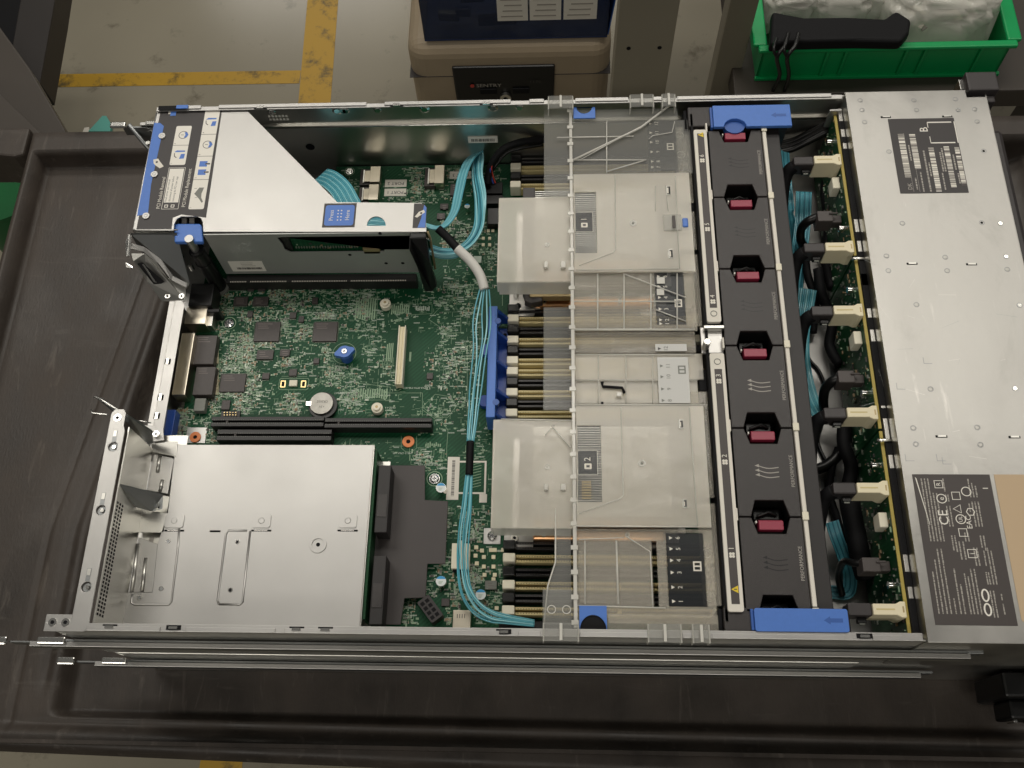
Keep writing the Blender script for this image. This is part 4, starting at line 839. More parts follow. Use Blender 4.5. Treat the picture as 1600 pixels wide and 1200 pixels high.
# ------------- dense small components and silkscreen
def ok(u, v): return not any(a <= u <= c and b <= v <= d for a, b, c, d in KEEP)
sc = MB(); sk = MB()
def cluster(u0, v0, u1, v1, n_part, n_silk, seed, big=1.0):
    r_ = random.Random(seed)
    # local groups give the layout an uneven density
    G = [(r_.uniform(u0, u1), r_.uniform(v0, v1), r_.uniform(6, 22)) for _ in range(max(4, int((u1 - u0) * (v1 - v0) / 900)))]
    for k in range(int(n_part * .8)):
        g = r_.choice(G); u, v = (r_.uniform(u0, u1), r_.uniform(v0, v1)) if k % 3 == 0 else (g[0] + r_.uniform(-1, 1) * g[2], g[1] + r_.uniform(-1, 1) * g[2])
        if not (u0 < u < u1 and v0 < v < v1) or not ok(u, v): continue
        x, y = pw(u, v, ZP); x = round(x / .8) * .8; y = round(y / .8) * .8
        a, b = r_.choice(((.8, .4), (.4, .8), (1.1, .6), (.6, 1.1), (.5, .3), (.3, .5))); a *= big; b *= big
        h = r_.choice((.4, .5, .9)); mm = r_.choice(('part_tan', 'chip', 'part_grey', 'pad_tin', 'silk', 'silk', 'part_tan', 'silk'))
        if a > b: sc.box(x - a * 1.5, x + a * 1.5, y - b, y + b, ZP, ZP + h * .7, 'pad_tin'); sc.box(x - a, x + a, y - b * .96, y + b * .96, ZP + h * .7, ZP + h, mm)
        else: sc.box(x - a, x + a, y - b * 1.5, y + b * 1.5, ZP, ZP + h * .7, 'pad_tin'); sc.box(x - a * .96, x + a * .96, y - b, y + b, ZP + h * .7, ZP + h, mm)
    for k in range(int(n_silk * 1.5)):
        g = r_.choice(G); u, v = (r_.uniform(u0, u1), r_.uniform(v0, v1)) if k % 3 == 0 else (g[0] + r_.uniform(-1, 1) * g[2], g[1] + r_.uniform(-1, 1) * g[2])
        if not (u0 < u < u1 and v0 < v < v1) or not ok(u, v): continue
        x, y = pw(u, v, ZP); x = round(x / .9) * .9; y = round(y / .9) * .9; q = r_.random(); z_ = ZP + .02 + .004 * (k % 5)
        if q < .3: l = r_.uniform(1.5, 5.5); sk.quad(x, x + l, y, y + .26, z_, 'silk')
        elif q < .55: l = r_.uniform(1.5, 5.5); sk.quad(x, x + .26, y, y + l, z_, 'silk')
        elif q < .85: sk.quad(x, x + r_.uniform(.5, 2.4), y, y + r_.uniform(.4, 1.6), z_, 'silk')
        else:
            for j in range(r_.randint(3, 8)): sk.quad(x + j * .75, x + j * .75 + .4, y, y + 1.0, z_, 'silk_white')
for a in ((332, 446, 560, 650, 1500, 2300, 1), (345, 444, 520, 500, 260, 300, 2), (322, 480, 400, 650, 350, 600, 3), (264, 640, 345, 692, 330, 280, 4, 1.1), (520, 450, 600, 560, 60, 330, 5),
          (500, 570, 560, 640, 40, 180, 6), (540, 560, 625, 650, 60, 260, 26), (555, 450, 700, 520, 30, 260, 7), (670, 445, 745, 480, 40, 160, 8), (680, 480, 762, 650, 60, 420, 9), (662, 545, 745, 610, 150, 160, 10), (640, 620, 730, 680, 40, 200, 11),
          (690, 300, 800, 400, 330, 380, 12, 1.2), (640, 262, 720, 320, 160, 260, 13), (735, 262, 800, 300, 90, 80, 14), (690, 380, 785, 450, 60, 260, 15), (533, 262, 560, 312, 30, 60, 16), (590, 264, 660, 316, 20, 80, 17),
          (520, 690, 620, 725, 40, 120, 18), (640, 700, 700, 745, 30, 130, 19), (716, 790, 790, 975, 420, 420, 20, 1.25), (655, 790, 712, 975, 260, 260, 21, 1.2), (628, 935, 660, 978, 90, 80, 22), (760, 655, 775, 830, 10, 60, 23), (715, 660, 760, 720, 10, 60, 24), (690, 885, 792, 975, 240, 200, 25, 1.3)): cluster(*a)
sc.build('small_components', mbd, kind='stuff'); 
def hatch(u0, v0, u1, v1, n, vert=True, m='silk'):
    x0, x1_, y0, y1 = rect(u0, v0, u1, v1, ZP)
    for k in range(n):
        if vert: xx = x0 + (x1_ - x0) * k / n; sk.quad(xx, xx + (x1_ - x0) / n * .6, y0 + RND.uniform(0, 2), y1 - RND.uniform(0, 2), ZP + .06, m)
        else: yy = y0 + (y1 - y0) * k / n; sk.quad(x0 + RND.uniform(0, 2), x1_ - RND.uniform(0, 2), yy, yy + (y1 - y0) / n * .6, ZP + .06, m)
hatch(557, 465, 587, 500, 9); hatch(556, 606, 606, 625, 14); hatch(605, 535, 614, 567, 4); hatch(640, 548, 644, 566, 1); hatch(350, 437, 520, 449, 60); hatch(665, 690, 690, 700, 8); hatch(612, 475, 640, 492, 9); hatch(650, 478, 672, 486, 8, True, 'silk_white')
def line(pts, w_=.3, m='silk'):
    q = poly(pts, ZP)
    for (ax, ay), (bx, by) in zip(q, q[1:]):
        l = math.hypot(bx - ax, by - ay) or 1; nx_, ny_ = -(by - ay) / l * w_ / 2, (bx - ax) / l * w_ / 2
        sk.add([(ax + nx_, ay + ny_, ZP + .05), (bx + nx_, by + ny_, ZP + .05), (bx - nx_, by - ny_, ZP + .05), (ax - nx_, ay - ny_, ZP + .05)], [(3, 2, 1, 0)], m)
for l in ([(500, 460), (520, 472), (543, 483), (556, 466), (590, 466)], [(590, 465), (588, 510)], [(608, 475), (675, 475), (675, 490), (640, 492), (635, 500), (625, 500), (612, 484)], [(670, 499), (690, 478), (710, 478), (712, 450), (770, 450)], [(670, 499), (700, 520), (720, 520), (720, 480)],
          [(545, 625), (550, 597), (610, 605), (608, 625), (545, 625)], [(600, 614), (660, 614), (660, 650)], [(660, 636), (680, 616), (705, 620), (712, 636), (700, 652), (680, 652), (660, 636)], [(660, 640), (680, 655), (690, 658), (700, 672), (698, 700)], [(730, 550), (730, 650)], [(750, 480), (750, 560)],
          [(610, 697), (640, 697), (640, 720)], [(698, 700), (698, 715)], [(715, 795), (760, 795)], [(440, 588), (480, 588)], [(620, 655), (624, 652)], [(627, 681), (627, 700), (634, 706), (644, 706), (651, 700), (651, 681)], [(742, 432), (785, 432), (785, 478)]): line(l)
for s_, u, v, sz in (('PCA 8MW-P38-4E1P', 665, 606, 2.2), ('S-36', 697, 605, 4), ('MEZZ A B', 618, 637, 2), ('SYSTEM BAT', 547, 614, 2.4), ('\u00a9 2016-2017 HPE', 690, 726, 2.6), ('MR12', 692, 732, 2), ('MR13 CPU1 HFI', 643, 708, 2.2), ('MR17', 538, 575, 1.8), ('FAB REV B', 765, 529, 2.4), ('2WT08', 733, 533, 2), ('DIM2', 537, 640, 2), ('MR14', 609, 466, 2), ('BATT', 470, 640, 1.8), ('MR11', 362, 485, 1.8), ('SLOT 3', 470, 448, 2), ('SATA PORT', 380, 452, 1.8), ('P1', 722, 557, 3)):
    x, y = pw(u, v, ZP); txt(sk, s_, x, y, ZP + .07, sz, 'silk_white', math.pi)
x, y = pw(665, 606, ZP)
txt(sk, 'UL', x + 4, y, ZP + .09, 4.2, 'silk_white', math.pi, sx=1.0)
sk.build('silkscreen', mbd, kind='stuff')
# ------------- dark insulating cover and supply connectors
z = 20; mb = MB()
mb.prism(poly([(590, 727), (664, 727), (664, 781), (700, 783), (696, 881), (668, 881), (665, 934), (632, 935), (626, 976), (575, 976)], z), 19, z, 'insulator'); ins = mb.build('insulating_sheet', bevel=.4, label='flat dark grey plastic sheet on the board beside the power supply cage', cat='insulator')
pb = thing('power_backplane', (205, 80, ZP), 'dark power supply socket board at the inner end of the supply cage', 'connector')
mb = MB(); mb.box(200, 202, 20, 150, ZP + .3, 38, 'pcb_dark'); mb.build('board', pb)
for u0, v0, v1 in ((592, 727, 832), (584, 868, 976)):
    r = rect(u0, v0, u0 + 18, v1, 38); mb = MB(); mb.box(r[0], r[0] + 9.5, r[2], r[3], 20.4, 38, 'fan_plastic_dark'); o = mb.build('supply_socket', pb, .6); mb = MB(); mb.box(r[0] + 1, r[0] + 8.5, r[2] + 12, r[2] + 30, 38, 38.5, 'fan_plastic'); mb.build('key', o, .3)
# ================================================================== POWER SUPPLY CAGE
pc = thing('power_supply_cage', (110, 85, 1.2), 'flat pale steel power supply cage with embossed panels in the near rear corner', 'power supply cage')
ZC = 41
x0c, x1c, y0c, y1c = 38, 199, 8, 153.5
mb = MB(); dark = []
def slot(u, v, w_=8, h_=1.3): x, y = pw(u, v, ZC); return [(x - w_ / 2, y - h_ / 2), (x + w_ / 2, y - h_ / 2), (x + w_ / 2, y + h_ / 2), (x - w_ / 2, y + h_ / 2)]
left = [pw(275, 690, ZC), pw(262, 800, ZC), pw(246, 850, ZC), pw(238, 926, ZC), pw(196, 926, ZC), pw(190, 978, ZC)]
mb.prism([(x1c, y0c), (x1c, y1c)] + [(a + 0, min(b, y1c)) for a, b in left[:-1]] + [(left[-1][0], y0c)], ZC - 1, ZC, 'steel_satin', [slot(272, 829, 15), slot(408, 829, 15), slot(543, 829, 15), slot(336, 830, 8)])
top = mb.build('top_plate', pc, .6)
mb = MB(); mb.box(x1c - .2, x1c + .8, y0c, y1c, 2, ZC - 1.2, 'steel'); mb.build('end_wall', pc); mb = MB(); mb.box(x1c + 1, x1c + 9, y0c + 8, y1c - 3, 11.8, 13, 'steel'); mb.build('foot_flange', pc); mb = MB(); mb.box(50, x1c, y1c - 1.5, y1c - .5, 2, ZC - 1.2, 'steel'); mb.build('side_wall', pc)
mb = MB(); mb.box(44, x1c - 1, y0c + 2, y1c - 4, 3, ZC - 3, 'black_matte'); mb.build('power_supplies', pc, 1)
def emboss(pts, h=.7, t=1.1, name='embossed_rib'):
    q = poly(pts, ZC); mb = MB(); mb.tube([(a, b, ZC - .35) for a, b in q], 1.0, 'steel_satin', 8); mb.build(name, top)
emboss([(280, 826), (278, 856), (268, 940), (264, 945), (210, 945), (205, 942), (207, 928)]); emboss([(342, 944), (340, 938), (353, 835), (357, 829), (386, 829)]); emboss([(342, 944), (375, 945), (379, 941), (391, 830)])
for u in (272, 408, 543):
    mb = MB(); x0, y1 = pw(u - 12, 803, ZC); x1_, y0 = pw(u + 14, 825, ZC); mb.prism(rrect((x0 + x1_) / 2, (y0 + y1) / 2, (x1_ - x0) / 2, (y1 - y0) / 2, 2), ZC - .2, ZC + .7, 'steel_satin'); o = mb.build('lance_tab', top, .5)
    mb = MB(); mb.cyl((x0 + x1_) / 2, (y0 + y1) / 2, ZC + .7, ZC + 1, 2.4, 'steel_satin', 20, 2); mb.box((x0 + x1_) / 2 - 5, (x0 + x1_) / 2 + 5, y0 - 2.2, y0 - .2, ZC - 1.5, ZC - .5, 'steel_bright'); mb.build('tab_lip', o) if 0 else mb.build('tab_lip', top)
x, y = pw(497, 851, ZC); mb = MB(); mb.ring(x, y, ZC, ZC + .7, 4.6, 6.4, 'steel_satin', 36); mb.build('dimple', top, .5); mb = MB(); mb.cyl(x, y, ZC, ZC + .2, 1.5, 'black_matte'); mb.build('hole', top)
for u, v in ((263, 846), (371, 847), (360, 922), (252, 920), (218, 934)):
    x, y = pw(u, v, ZC); mb = MB(); mb.cyl(x, y, ZC, ZC + .15, 1.2, 'black_matte' if u > 300 else 'steel_dark', 14); mb.ring(x, y, ZC, ZC + .3, 1.2, 1.9, 'steel_bright', 18); mb.build('hole', top)
# bright slotted tongues left of the plate
for pts, s_ in (([(236, 705), (272, 716), (262, 772), (224, 765)], [(250, 712, 246, 738), (254, 750, 250, 768)]), ([(212, 838), (246, 850), (238, 926), (198, 926)], [(228, 872, 222, 924), (216, 850, 206, 924)])):
    mb = MB(); mb.prism(poly(pts, 38.5), 37.7, 38.5, 'steel_satin'); o = mb.build('side_tongue', pc, .4)
    for a, b, c, d in s_: mb = MB(); mb.tube([(*pw(a, b, 38.6), 38.5), (*pw(c, d, 38.6), 38.5)], 1.5, 'steel', 8); mb.build('tongue_rib', o)
mb = MB(); mb.slab([L3(216, 795, 41), L3(262, 802, 41), L3(256, 832, 41), L3(212, 832, 41)], (0, 0, -.8), 'steel'); mb.build('bridge_plate', pc, .3)
mb = MB(); mb.slab([L3(235, 690, 42), L3(277, 690, 42), L3(276, 714, 41.2), L3(238, 706, 41.2)], (0, 0, -.8), 'steel'); mb.build('corner_plate', pc, .3)
# ================================================================== RISER CAGE
ZR_ = 85
rc = thing('riser_cage', (118, 380, 20), 'large grey expansion card cage with blue and black instruction label, far rear corner', 'card cage')
out = [(248, 166), (376, 167), (384, 171), (527, 316), (640, 317), (658, 317), (665, 323), (666, 362), (318, 362), (317, 347), (314, 341), (308, 338), (283, 338), (276, 342), (272, 350), (271, 360), (212, 360), (208, 356)]
def arc(u, v, r, a0, a1, n=10): return [(u + r * math.cos(math.radians(a0 + (a1 - a0) * i / n)), v - r * math.sin(math.radians(a0 + (a1 - a0) * i / n))) for i in range(n + 1)]
q = poly(out, ZR_); hole = poly(arc(588, 353, 15, 0, 180), ZR_)
mb = MB(); mb.prism(q, ZR_ - 1.1, ZR_, 'steel_satin', [hole]); rtop = mb.build('top_plate', rc, .45)
x0 = pw(318, 362, ZR_)[0]; x1 = pw(666, 362, ZR_)[0]; ys_ = pw(500, 362, ZR_)[1]
# vertical side wall with a window
mb = MB(); mb.T = Matrix.Translation((0, ys_ - .2, 0)) @ Matrix.Rotation(math.pi / 2, 4, 'X')
win = [(118, 70), (116, 79), (120, 80), (232, 80), (232, 61), (200, 61), (199, 58), (122, 58), (118, 62)]
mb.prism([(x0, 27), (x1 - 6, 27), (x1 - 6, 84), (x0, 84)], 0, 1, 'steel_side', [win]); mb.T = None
mb.build('side_wall', rc)
mb = MB(); mb.T = Matrix.Translation((0, ys_ + .0, 0)) @ Matrix.Rotation(math.pi / 2, 4, 'X'); 
for a, b in ((170, 54), (198, 41), (212, 41), (200, 83)): mb.cyl(a, b, 0, 1.3, 1.5, 'black_matte', 14)
mb.T = None; mb.build('wall_hole', rc)
mb = MB(); mb.box(92, 238, ys_ + 3, ys_ + 4.6, 30, 82, 'pcb'); rb = mb.build('riser_board', rc)
mb = MB()
for k in range(24): mb.box(126 + 2.2 * k, 127 + 2.2 * k, ys_ + 2, ys_ + 3, 59, 61, 'pad_tin')
for k in range(46): x = RND.uniform(120, 234); z = RND.uniform(56, 80); mb.box(x, x + RND.uniform(.6, 2.5), ys_ + 2.2, ys_ + 3, z, z + RND.uniform(.5, 1.4), RND.choice(['pad_tin', 'chip', 'part_tan', 'silk']))
mb.build('board_parts', rb, kind='stuff')
mb = MB(); mb.box(104, 124, ys_ + 1, ys_ + 3, 58, 78, 'slot_black'); mb.box(110, 112, ys_ + .4, ys_ + 1, 60, 76, 'steel_bright'); mb.build('card_connector', rc, .4)
mb = MB(); mb.box(182, 196, ys_ - 1.2, ys_ + 3, 55, 62, 'brass_dim'); mb.build('brass_spring', rc, .4)
mb = MB(); mb.T = Matrix.Translation((0, ys_ - 1.25, 0)) @ Matrix.Rotation(math.pi / 2, 4, 'X'); mb.box(65, 94, 31, 46, 0, .15, 'label_white')
for k in range(24): mb.box(70 + k * .9, 70.4 + k * .9 + .4 * RND.random(), 34, 37, .15, .2, 'label_text')
for j in (39, 41.2, 43.4): mb.box(75, 87 - j % 3, j, j + .6, .15, .2, 'label_print')
mb.T = None; mb.build('serial_sticker', rc)
mb = MB(); mb.box(-1, 0, 322, 442, 1.5, 84, 'steel'); mb.build('rear_plate', rc)
mb = MB(); mb.tube([(-.4, 322, 84.4), (-.4, 441, 84.4)], .7, 'steel_satin', 8); mb.tube([(0, 321.8, 84.4), (36, 321.8, 84.4)], .7, 'steel_satin', 8); mb.build('folded_edge', rc)
# instruction label
zl = ZR_ + .1
mb = MB(); mb.prism(poly([(251, 173), (347, 171), (322, 340), (283, 335), (270, 340), (268, 358), (213, 358)], zl), ZR_ + .01, zl, 'label_dark'); il = mb.build('instruction_label', rtop)
mb = MB(); mb.prism(poly([(241, 192), (250, 192), (256, 197), (254, 206), (236, 288), (231, 335), (214, 337)], zl + .05), zl, zl + .05, 'blue'); mb.build('blue_stripe', rtop)
for u, v in ((253, 212), (241, 272), (228, 337)):
    mb = MB(); x, y = pw(u, v, ZR_ + 1); mb.cyl(x, y, ZR_, ZR_ + 1.2, 3.1, 'steel_satin', 24, 2.9); mb.ring(x, y, ZR_ + 1.2, ZR_ + 1.3, 1.2, 1.6, 'steel_dark', 18); mb.build('rivet', rtop)
mb = MB(); a = pw(246, 254, zl)
mb.prism([(a[0] - 4, a[1] + 3), (a[0], a[1] + 4), (a[0] + 2, a[1] + 1), (a[0] + 6, a[1] - 4), (a[0] + 3, a[1] - 6), (a[0] - 1, a[1] - 3), (a[0] - 3, a[1] - 1)], zl + .06, zl + .1, 'white', [[(a[0] - .6 + 1.1 * math.cos(k), a[1] + .4 + 1.1 * math.sin(k)) for k in range(6)]])
mb.build('lever_mark', rtop)
def plate(u0, v0, u1, v1, par=None, cuts=0):
    """white panel, true rectangle on the label"""
    x0, y1 = pw(u0, v0, zl); _, y0 = pw(u1, v1, zl); return x0, y1, y0
pan = MB(); w2 = 12.2
xa, yt = pw(321, 173, zl); xb = pw(344, 173, zl)[0]; yb_ = pw(300, 327, zl)[1]
pan.prism(rrect((xa + xb) / 2, (yt + yb_) / 2, (xb - xa) / 2, (yt - yb_) / 2, 1.4), zl, zl + .04, 'label_white')
H4 = (yt - yb_); cuts4 = [yt - H4 * f for f in (.25, .475, .71)]
for c in cuts4: pan.quad(xa, xb, c - .2, c + .2, zl + .06, 'label_dark')
xc, yt2 = pw(276, 197, zl); xd = pw(300, 197, zl)[0]; yb2 = pw(262, 258, zl)[1]
pan.prism(rrect((xc + xd) / 2, (yt2 + yb2) / 2, (xd - xc) / 2, (yt2 - yb2) / 2, 1.4), zl, zl + .04, 'label_white'); pan.quad(xc, xd, (yt2 + yb2) / 2 - .2, (yt2 + yb2) / 2 + .2, zl + .06, 'label_dark')
xe, yt3 = pw(264, 262, zl); xf = pw(290, 262, zl)[0]; yb3 = pw(252, 327, zl)[1]
pan.prism([(xe, yb3), (xf, yb3), (xf, yt3), (xe, yt3)], zl, zl + .03, 'label_white'); pan.prism([(xe + .35, yb3 + .35), (xf - .35, yb3 + .35), (xf - .35, yt3 - .35), (xe + .35, yt3 - .35)], zl + .03, zl + .05, 'label_dark'); pan.quad(xe + 1, xf - 1, yb3 + 6.5, yt3 - 1.2, zl + .07, 'label_white')
for k, s_ in enumerate(('Read server user manual', 'disconnect all power before', 'removing the PCI riser cage')): txt(pan, s_, xe + 2.4 + k * 3.1, yb3 + 7.4, zl + .09, 2.5, 'label_text', math.pi / 2, sx=.88)
for dx in (2.2, 7.5): pan.prism([(xe + dx, yb3 + 1.6), (xe + dx + 3, yb3 + 1.6), (xe + dx + 3, yb3 + 4.4), (xe + dx, yb3 + 4.4)], zl + .07, zl + .09, 'label_white', [[(xe + dx + .6, yb3 + 2.2), (xe + dx + 2.4, yb3 + 2.2), (xe + dx + 2.4, yb3 + 3.8), (xe + dx + .6, yb3 + 3.8)]])
x, y = pw(252, 322, zl); txt(pan, 'PCI Module Removal', xe - 2.6, yb3 + .5, zl + .05, 4.3, 'white', math.pi / 2, sx=.86)
txt(pan, 'PCI Module Replacement', xa - 4.2, yb_ + 2.2, zl + .05, 4.3, 'white', math.pi / 2, sx=.86)
def pict(cx, cy, kind):
    if kind == 'lever': pan.prism([(cx - 5, cy + 2.4), (cx + 4, cy + 2.6), (cx + 4, cy + 4), (cx - 3, cy + 4.2)], zl + .06, zl + .08, 'blue'); pan.prism([(cx, cy - 4.6), (cx + 4, cy - 4.2), (cx + 4.4, cy + .6), (cx + 1, cy + .4)], zl + .06, zl + .08, 'blue'); pan.prism([(cx - 5, cy + 1.4), (cx - 4.6, cy - 2), (cx - 2.6, cy - 3.6), (cx - 2.2, cy - 3), (cx - 4, cy - 1.6), (cx - 4.4, cy + 1.4)], zl + .06, zl + .08, 'label_text')
    if kind == 'knob':
        o = [(cx + 4 * math.cos(a * .3), cy + 4 * math.sin(a * .3)) for a in range(21)]; i = [(cx + 3.5 * math.cos(a * .3), cy + 3.5 * math.sin(a * .3)) for a in range(21)]
        pan.prism(o, zl + .06, zl + .08, 'label_text', [i]); pan.prism([(cx + .8, cy - 3), (cx + 3, cy - 2.4), (cx + 4.4, cy), (cx + 3, cy + 2.4), (cx + .8, cy + 3), (cx + 1.8, cy)], zl + .08, zl + .1, 'blue'); pan.quad(cx - 2, cx + .4, cy - .2, cy + .2, zl + .1, 'label_text')
    if kind == 'tabs':
        for dy in (-5, 3.4): pan.prism([(cx - 4, cy + dy - 2.8), (cx + 2.6, cy + dy - 2.8), (cx + 2.6, cy + dy - 1.2), (cx + .6, cy + dy), (cx + 2.6, cy + dy + 1.2), (cx + 2.6, cy + dy + 2.8), (cx - 4, cy + dy + 2.8)], zl + .06, zl + .08, 'blue'); pan.quad(cx + 1, cx + 5, cy + dy - .7, cy + dy + .7, zl + .09, 'label_text')
    if kind == 'cage': pan.prism([(cx - 4, cy), (cx - .6, cy + 6), (cx + 3.4, cy + 6), (cx + 2, cy), (cx + 2.4, cy - 4), (cx + 4.4, cy - 8), (cx + 3.4, cy - 9), (cx + .6, cy - 5)], zl + .06, zl + .08, 'part_grey'); pan.quad(cx - 4.6, cx - 2.4, cy + 5, cy + 5.3, zl + .08, 'label_text'); pan.quad(cx - 3, cx - 1, cy - 4, cy - 3.7, zl + .08, 'label_text')
xm = (xa + xb) / 2; ed = [yt] + cuts4 + [yb_]
for k, kd in enumerate(('lever', 'knob', 'tabs', 'cage')): cy = (ed[k] + ed[k + 1]) / 2; pict(xm + .4, cy + .6, kd); txt(pan, str(4 - k), xa + 1.6, ed[k + 1] + 1.2, zl + .08, 2.2, 'label_text', math.pi / 2)
for k, kd in enumerate(('knob', 'lever')): cy = yt2 - (yt2 - yb2) * (.25 + .5 * k); pict((xc + xd) / 2 + .6, cy + .6, kd); txt(pan, str(2 - k), xc + 1.4, cy - (yt2 - yb2) * .22, zl + .08, 2.2, 'label_text', math.pi / 2)
pan.build('instruction_print', rtop)
# press-here label
x0_, y1_ = pw(507, 318, zl); x1_, y0_ = pw(554, 355, zl); mb = MB(); mb.prism([(x0_, y0_), (x1_, y0_), (x1_, y1_), (x0_, y1_)], ZR_ + .01, zl, 'label_dark'); mb.prism(rrect((x0_ + x1_) / 2, (y0_ + y1_) / 2, (x1_ - x0_) / 2 - 1.4, (y1_ - y0_) / 2 - 1.8, 2), zl, zl + .05, 'blue')
cx, cy = (x0_ + x1_) / 2, (y0_ + y1_) / 2; txt(mb, 'Press', cx - 6.4, cy, zl + .07, 4.8, 'white', math.pi / 2, 'CENTER'); txt(mb, 'Here', cx + 6.6, cy, zl + .07, 4.8, 'white', math.pi / 2, 'CENTER')
for i in range(2):
    for j in range(4): mb.cyl(cx - 1.2 + 2.6 * i, cy - 4.5 + 3 * j, zl + .05, zl + .08, .62, 'white', 8)
mb.build('press_label', rtop)
x0_, y1_ = pw(647, 318, zl); x1_, y0_ = pw(665, 356, zl); mb = MB(); mb.prism([(x0_, y0_), (x1_, y0_), (x1_, y1_ - 4), (x1_ - 2, y1_ - 1), (x1_ - 5, y1_), (x0_, y1_)], ZR_ + .01, zl, 'label_dark'); mb.prism([(x0_ + 4, y0_ + .3), (x1_ - .3, y0_ + .3), (x1_ - .3, y1_ - 4), (x1_ - 2.2, y1_ - 1.5), (x1_ - 4, y0_ + 9)], zl, zl + .05, 'blue')
a = ((x0_ + x1_) / 2, (y0_ + y1_) / 2 + 1.5); mb.prism([(a[0] - 4, a[1] - 2.6), (a[0] - 2, a[1] - 3.4), (a[0] + 4, a[1] + 1.6), (a[0] + 3, a[1] + 4), (a[0] - 1, a[1] + 2)], zl + .06, zl + .08, 'white', [[(a[0] + 1 + math.cos(k), a[1] + .8 + math.sin(k)) for k in range(6)]]); mb.build('corner_label', rtop)
# notch contents + blue catch near far rim
mb = MB(); x, y = pw(262, 163, 87); mb.box(-1 + 3, 26, 441, 445.2, 87.9, 88.1, 'black_matte'); mb.box(18, 28, 441.4, 445, 88.1, 89, 'blue'); mb.build('blue_catch', rtop, .4)
mb = MB(); a = rect(264, 172, 275, 178, ZR_ + .3); mb.box(a[0], a[1], a[2], a[3], ZR_ + .15, ZR_ + .3, 'white'); mb.box(a[0] + 2, a[1], a[2] - 2, a[3] - 1, ZR_ + .3, ZR_ + .4, 'blue'); mb.build('catch_window', rtop)
mb = MB(); mb.prism(poly([(272, 352), (274, 349), (312, 349), (315, 352), (317, 378), (272, 378)], 82), 78, 82, 'blue'); mb.build('blue_finger_tab', rc, 1.2)
mb = MB()
for k in range(2):
    for j in range(3): a = rect(284 + 12 * k, 341 + 3.4 * j, 291 + 12 * k, 343 + 3.4 * j, 77); mb.box(*a, 75, 77, 'label_print')
mb.box(*rect(280, 341, 312, 351, 74), 73, 74, 'black_matte'); mb.build('latch_recess', rc)
# black clip at inner end
mb = MB(); mb.slab([L3(640, 363, 84), L3(666, 363, 84), L3(672, 400, 66), L3(683, 440, 36), L3(676, 448, 30), L3(664, 448, 30), L3(652, 410, 60), L3(640, 384, 78)], (0, -5, 0), 'black_plastic'); mb.build('black_end_clip', rc, 1)
mb = MB(); mb.tube([L3(668, 362, 83), L3(672, 372, 76), L3(676, 395, 60), L3(680, 420, 45)], 1.0, 'brass_dim'); mb.tube([L3(666, 372, 80), L3(672, 376, 74)], .8, 'steel_bright'); mb.build('spring_wire', rc)
for f in (.25, .62):
    mb = MB(); a = Vector(L3(650 + 14 * f, 372 + 66 * f, 76 - 45 * f)); mb.tube([a + Vector((0, -5.4, 0)), a + Vector((8, -5.4, -1.2))], .35, 'label_grey'); mb.build('clip_ridge', rc)
# black post
pst = thing('black_post', (46, 313.5, ZP), 'tall round black post with a silver cap and pale foot at the riser cage corner', 'post')
mb = MB(); mb.cyl(47.6, 313.2, ZP + 2.4, 70, 6.4, 'black_plastic', 28, 6.0); mb.cyl(47.4, 313.2, 52, 53, 6.9, 'black_plastic', 28); mb.cyl(47.4, 313.2, 66, 68, 6.7, 'black_plastic', 28); mb.build('shaft', pst)
mb = MB(); mb.cyl(46.6, 313.2, 70, 83, 3.3, 'steel_satin', 24); mb.cyl(46.6, 313.2, 83, 85, 3.7, 'steel_satin', 24, 3.5); mb.build('cap', pst)
mb = MB(); mb.cyl(48, 313, ZP + .1, ZP + 2.4, 8.6, 'part_grey', 30); mb.build('foot', pst, .5)
for v in (396, 414): mb = MB(); x, y = pw(283 + (v - 396) * .95, v, 68 - (v - 396)); mb.cyl(x - 2, y, 62 - (v - 396), 68 - (v - 396), 2.2, 'steel_bright', 16); mb.build('side_screw', pst)
# black block under the bracket
mb = MB(); mb.box(30, 50, 284, 306, ZP + .1, 30, 'black_plastic'); mb.box(32, 56, 280, 284, ZP + .1, 26, 'black_plastic'); mb.build('management_port', mbd, .8)
# ================================================================== HEATSINKS
def heatsink(y0, y1, lab, v_edge, screws):
    t = thing('cpu_heatsink', (370, (y0 + y1) / 2, ZP), lab, 'heatsink', 'processor heatsinks under the clear cover')
    mb = MB()
    for k in range(int((y1 - y0) / 1.9)): yy = y0 + k * 1.9; mb.box(312, 430, yy, yy + .5, 22, 58, 'steel')
    mb.build('fin_stack', t); mb = MB(); mb.box(312, 322, y0, y1, 58.1, 59, 'label_dark'); mb.box(422, 430, y0, y1, 58.1, 59, 'label_dark'); mb.build('edge_gap_strip', t, .3)  # dark strips added for the gaps at the fin edges, seen through the frost
    mb = MB(); mb.box(306, 436, y0 - 2, y1 + 2, ZP + 1, 21.9, 'steel_satin'); mb.build('base_plate', t, .5)
    for ya in (v_edge, ):
        mb = MB(); mb.box(322, 420, ya, ya + 7, 20, 27, 'copper'); mb.build('copper_pipe', t, 1.5)
        for x in (303, 412): mb = MB(); mb.prism(rrect(x + 8, ya + 1.5, 11, 7, 3), 18, 20, 'steel_satin'); mb.cyl(x + 5, ya + 2, 20, 24, 2.8, 'steel_bright', 20); mb.cyl(x + 5, ya + 2, 24, 24.2, 1.2, 'black_matte', 12); mb.build('mount_bracket', t, .4)
        for x in (330, 392): mb = MB(); mb.cyl(x, ya + 3.5, 27, 28, 2, 'steel_bright', 18); mb.cyl(x, ya + 3.5, 28, 28.1, .9, 'black_matte', 10); mb.build('screw', t)
    return t
hs1 = heatsink(306, 378, 'finned heatsink under the clear cover on the far side, beneath window 1', pw(870, 478, 27)[1], 0)
hs2 = heatsink(92, 164, 'finned heatsink under the clear cover on the near side, beneath window 2', pw(870, 843, 27)[1], 0)
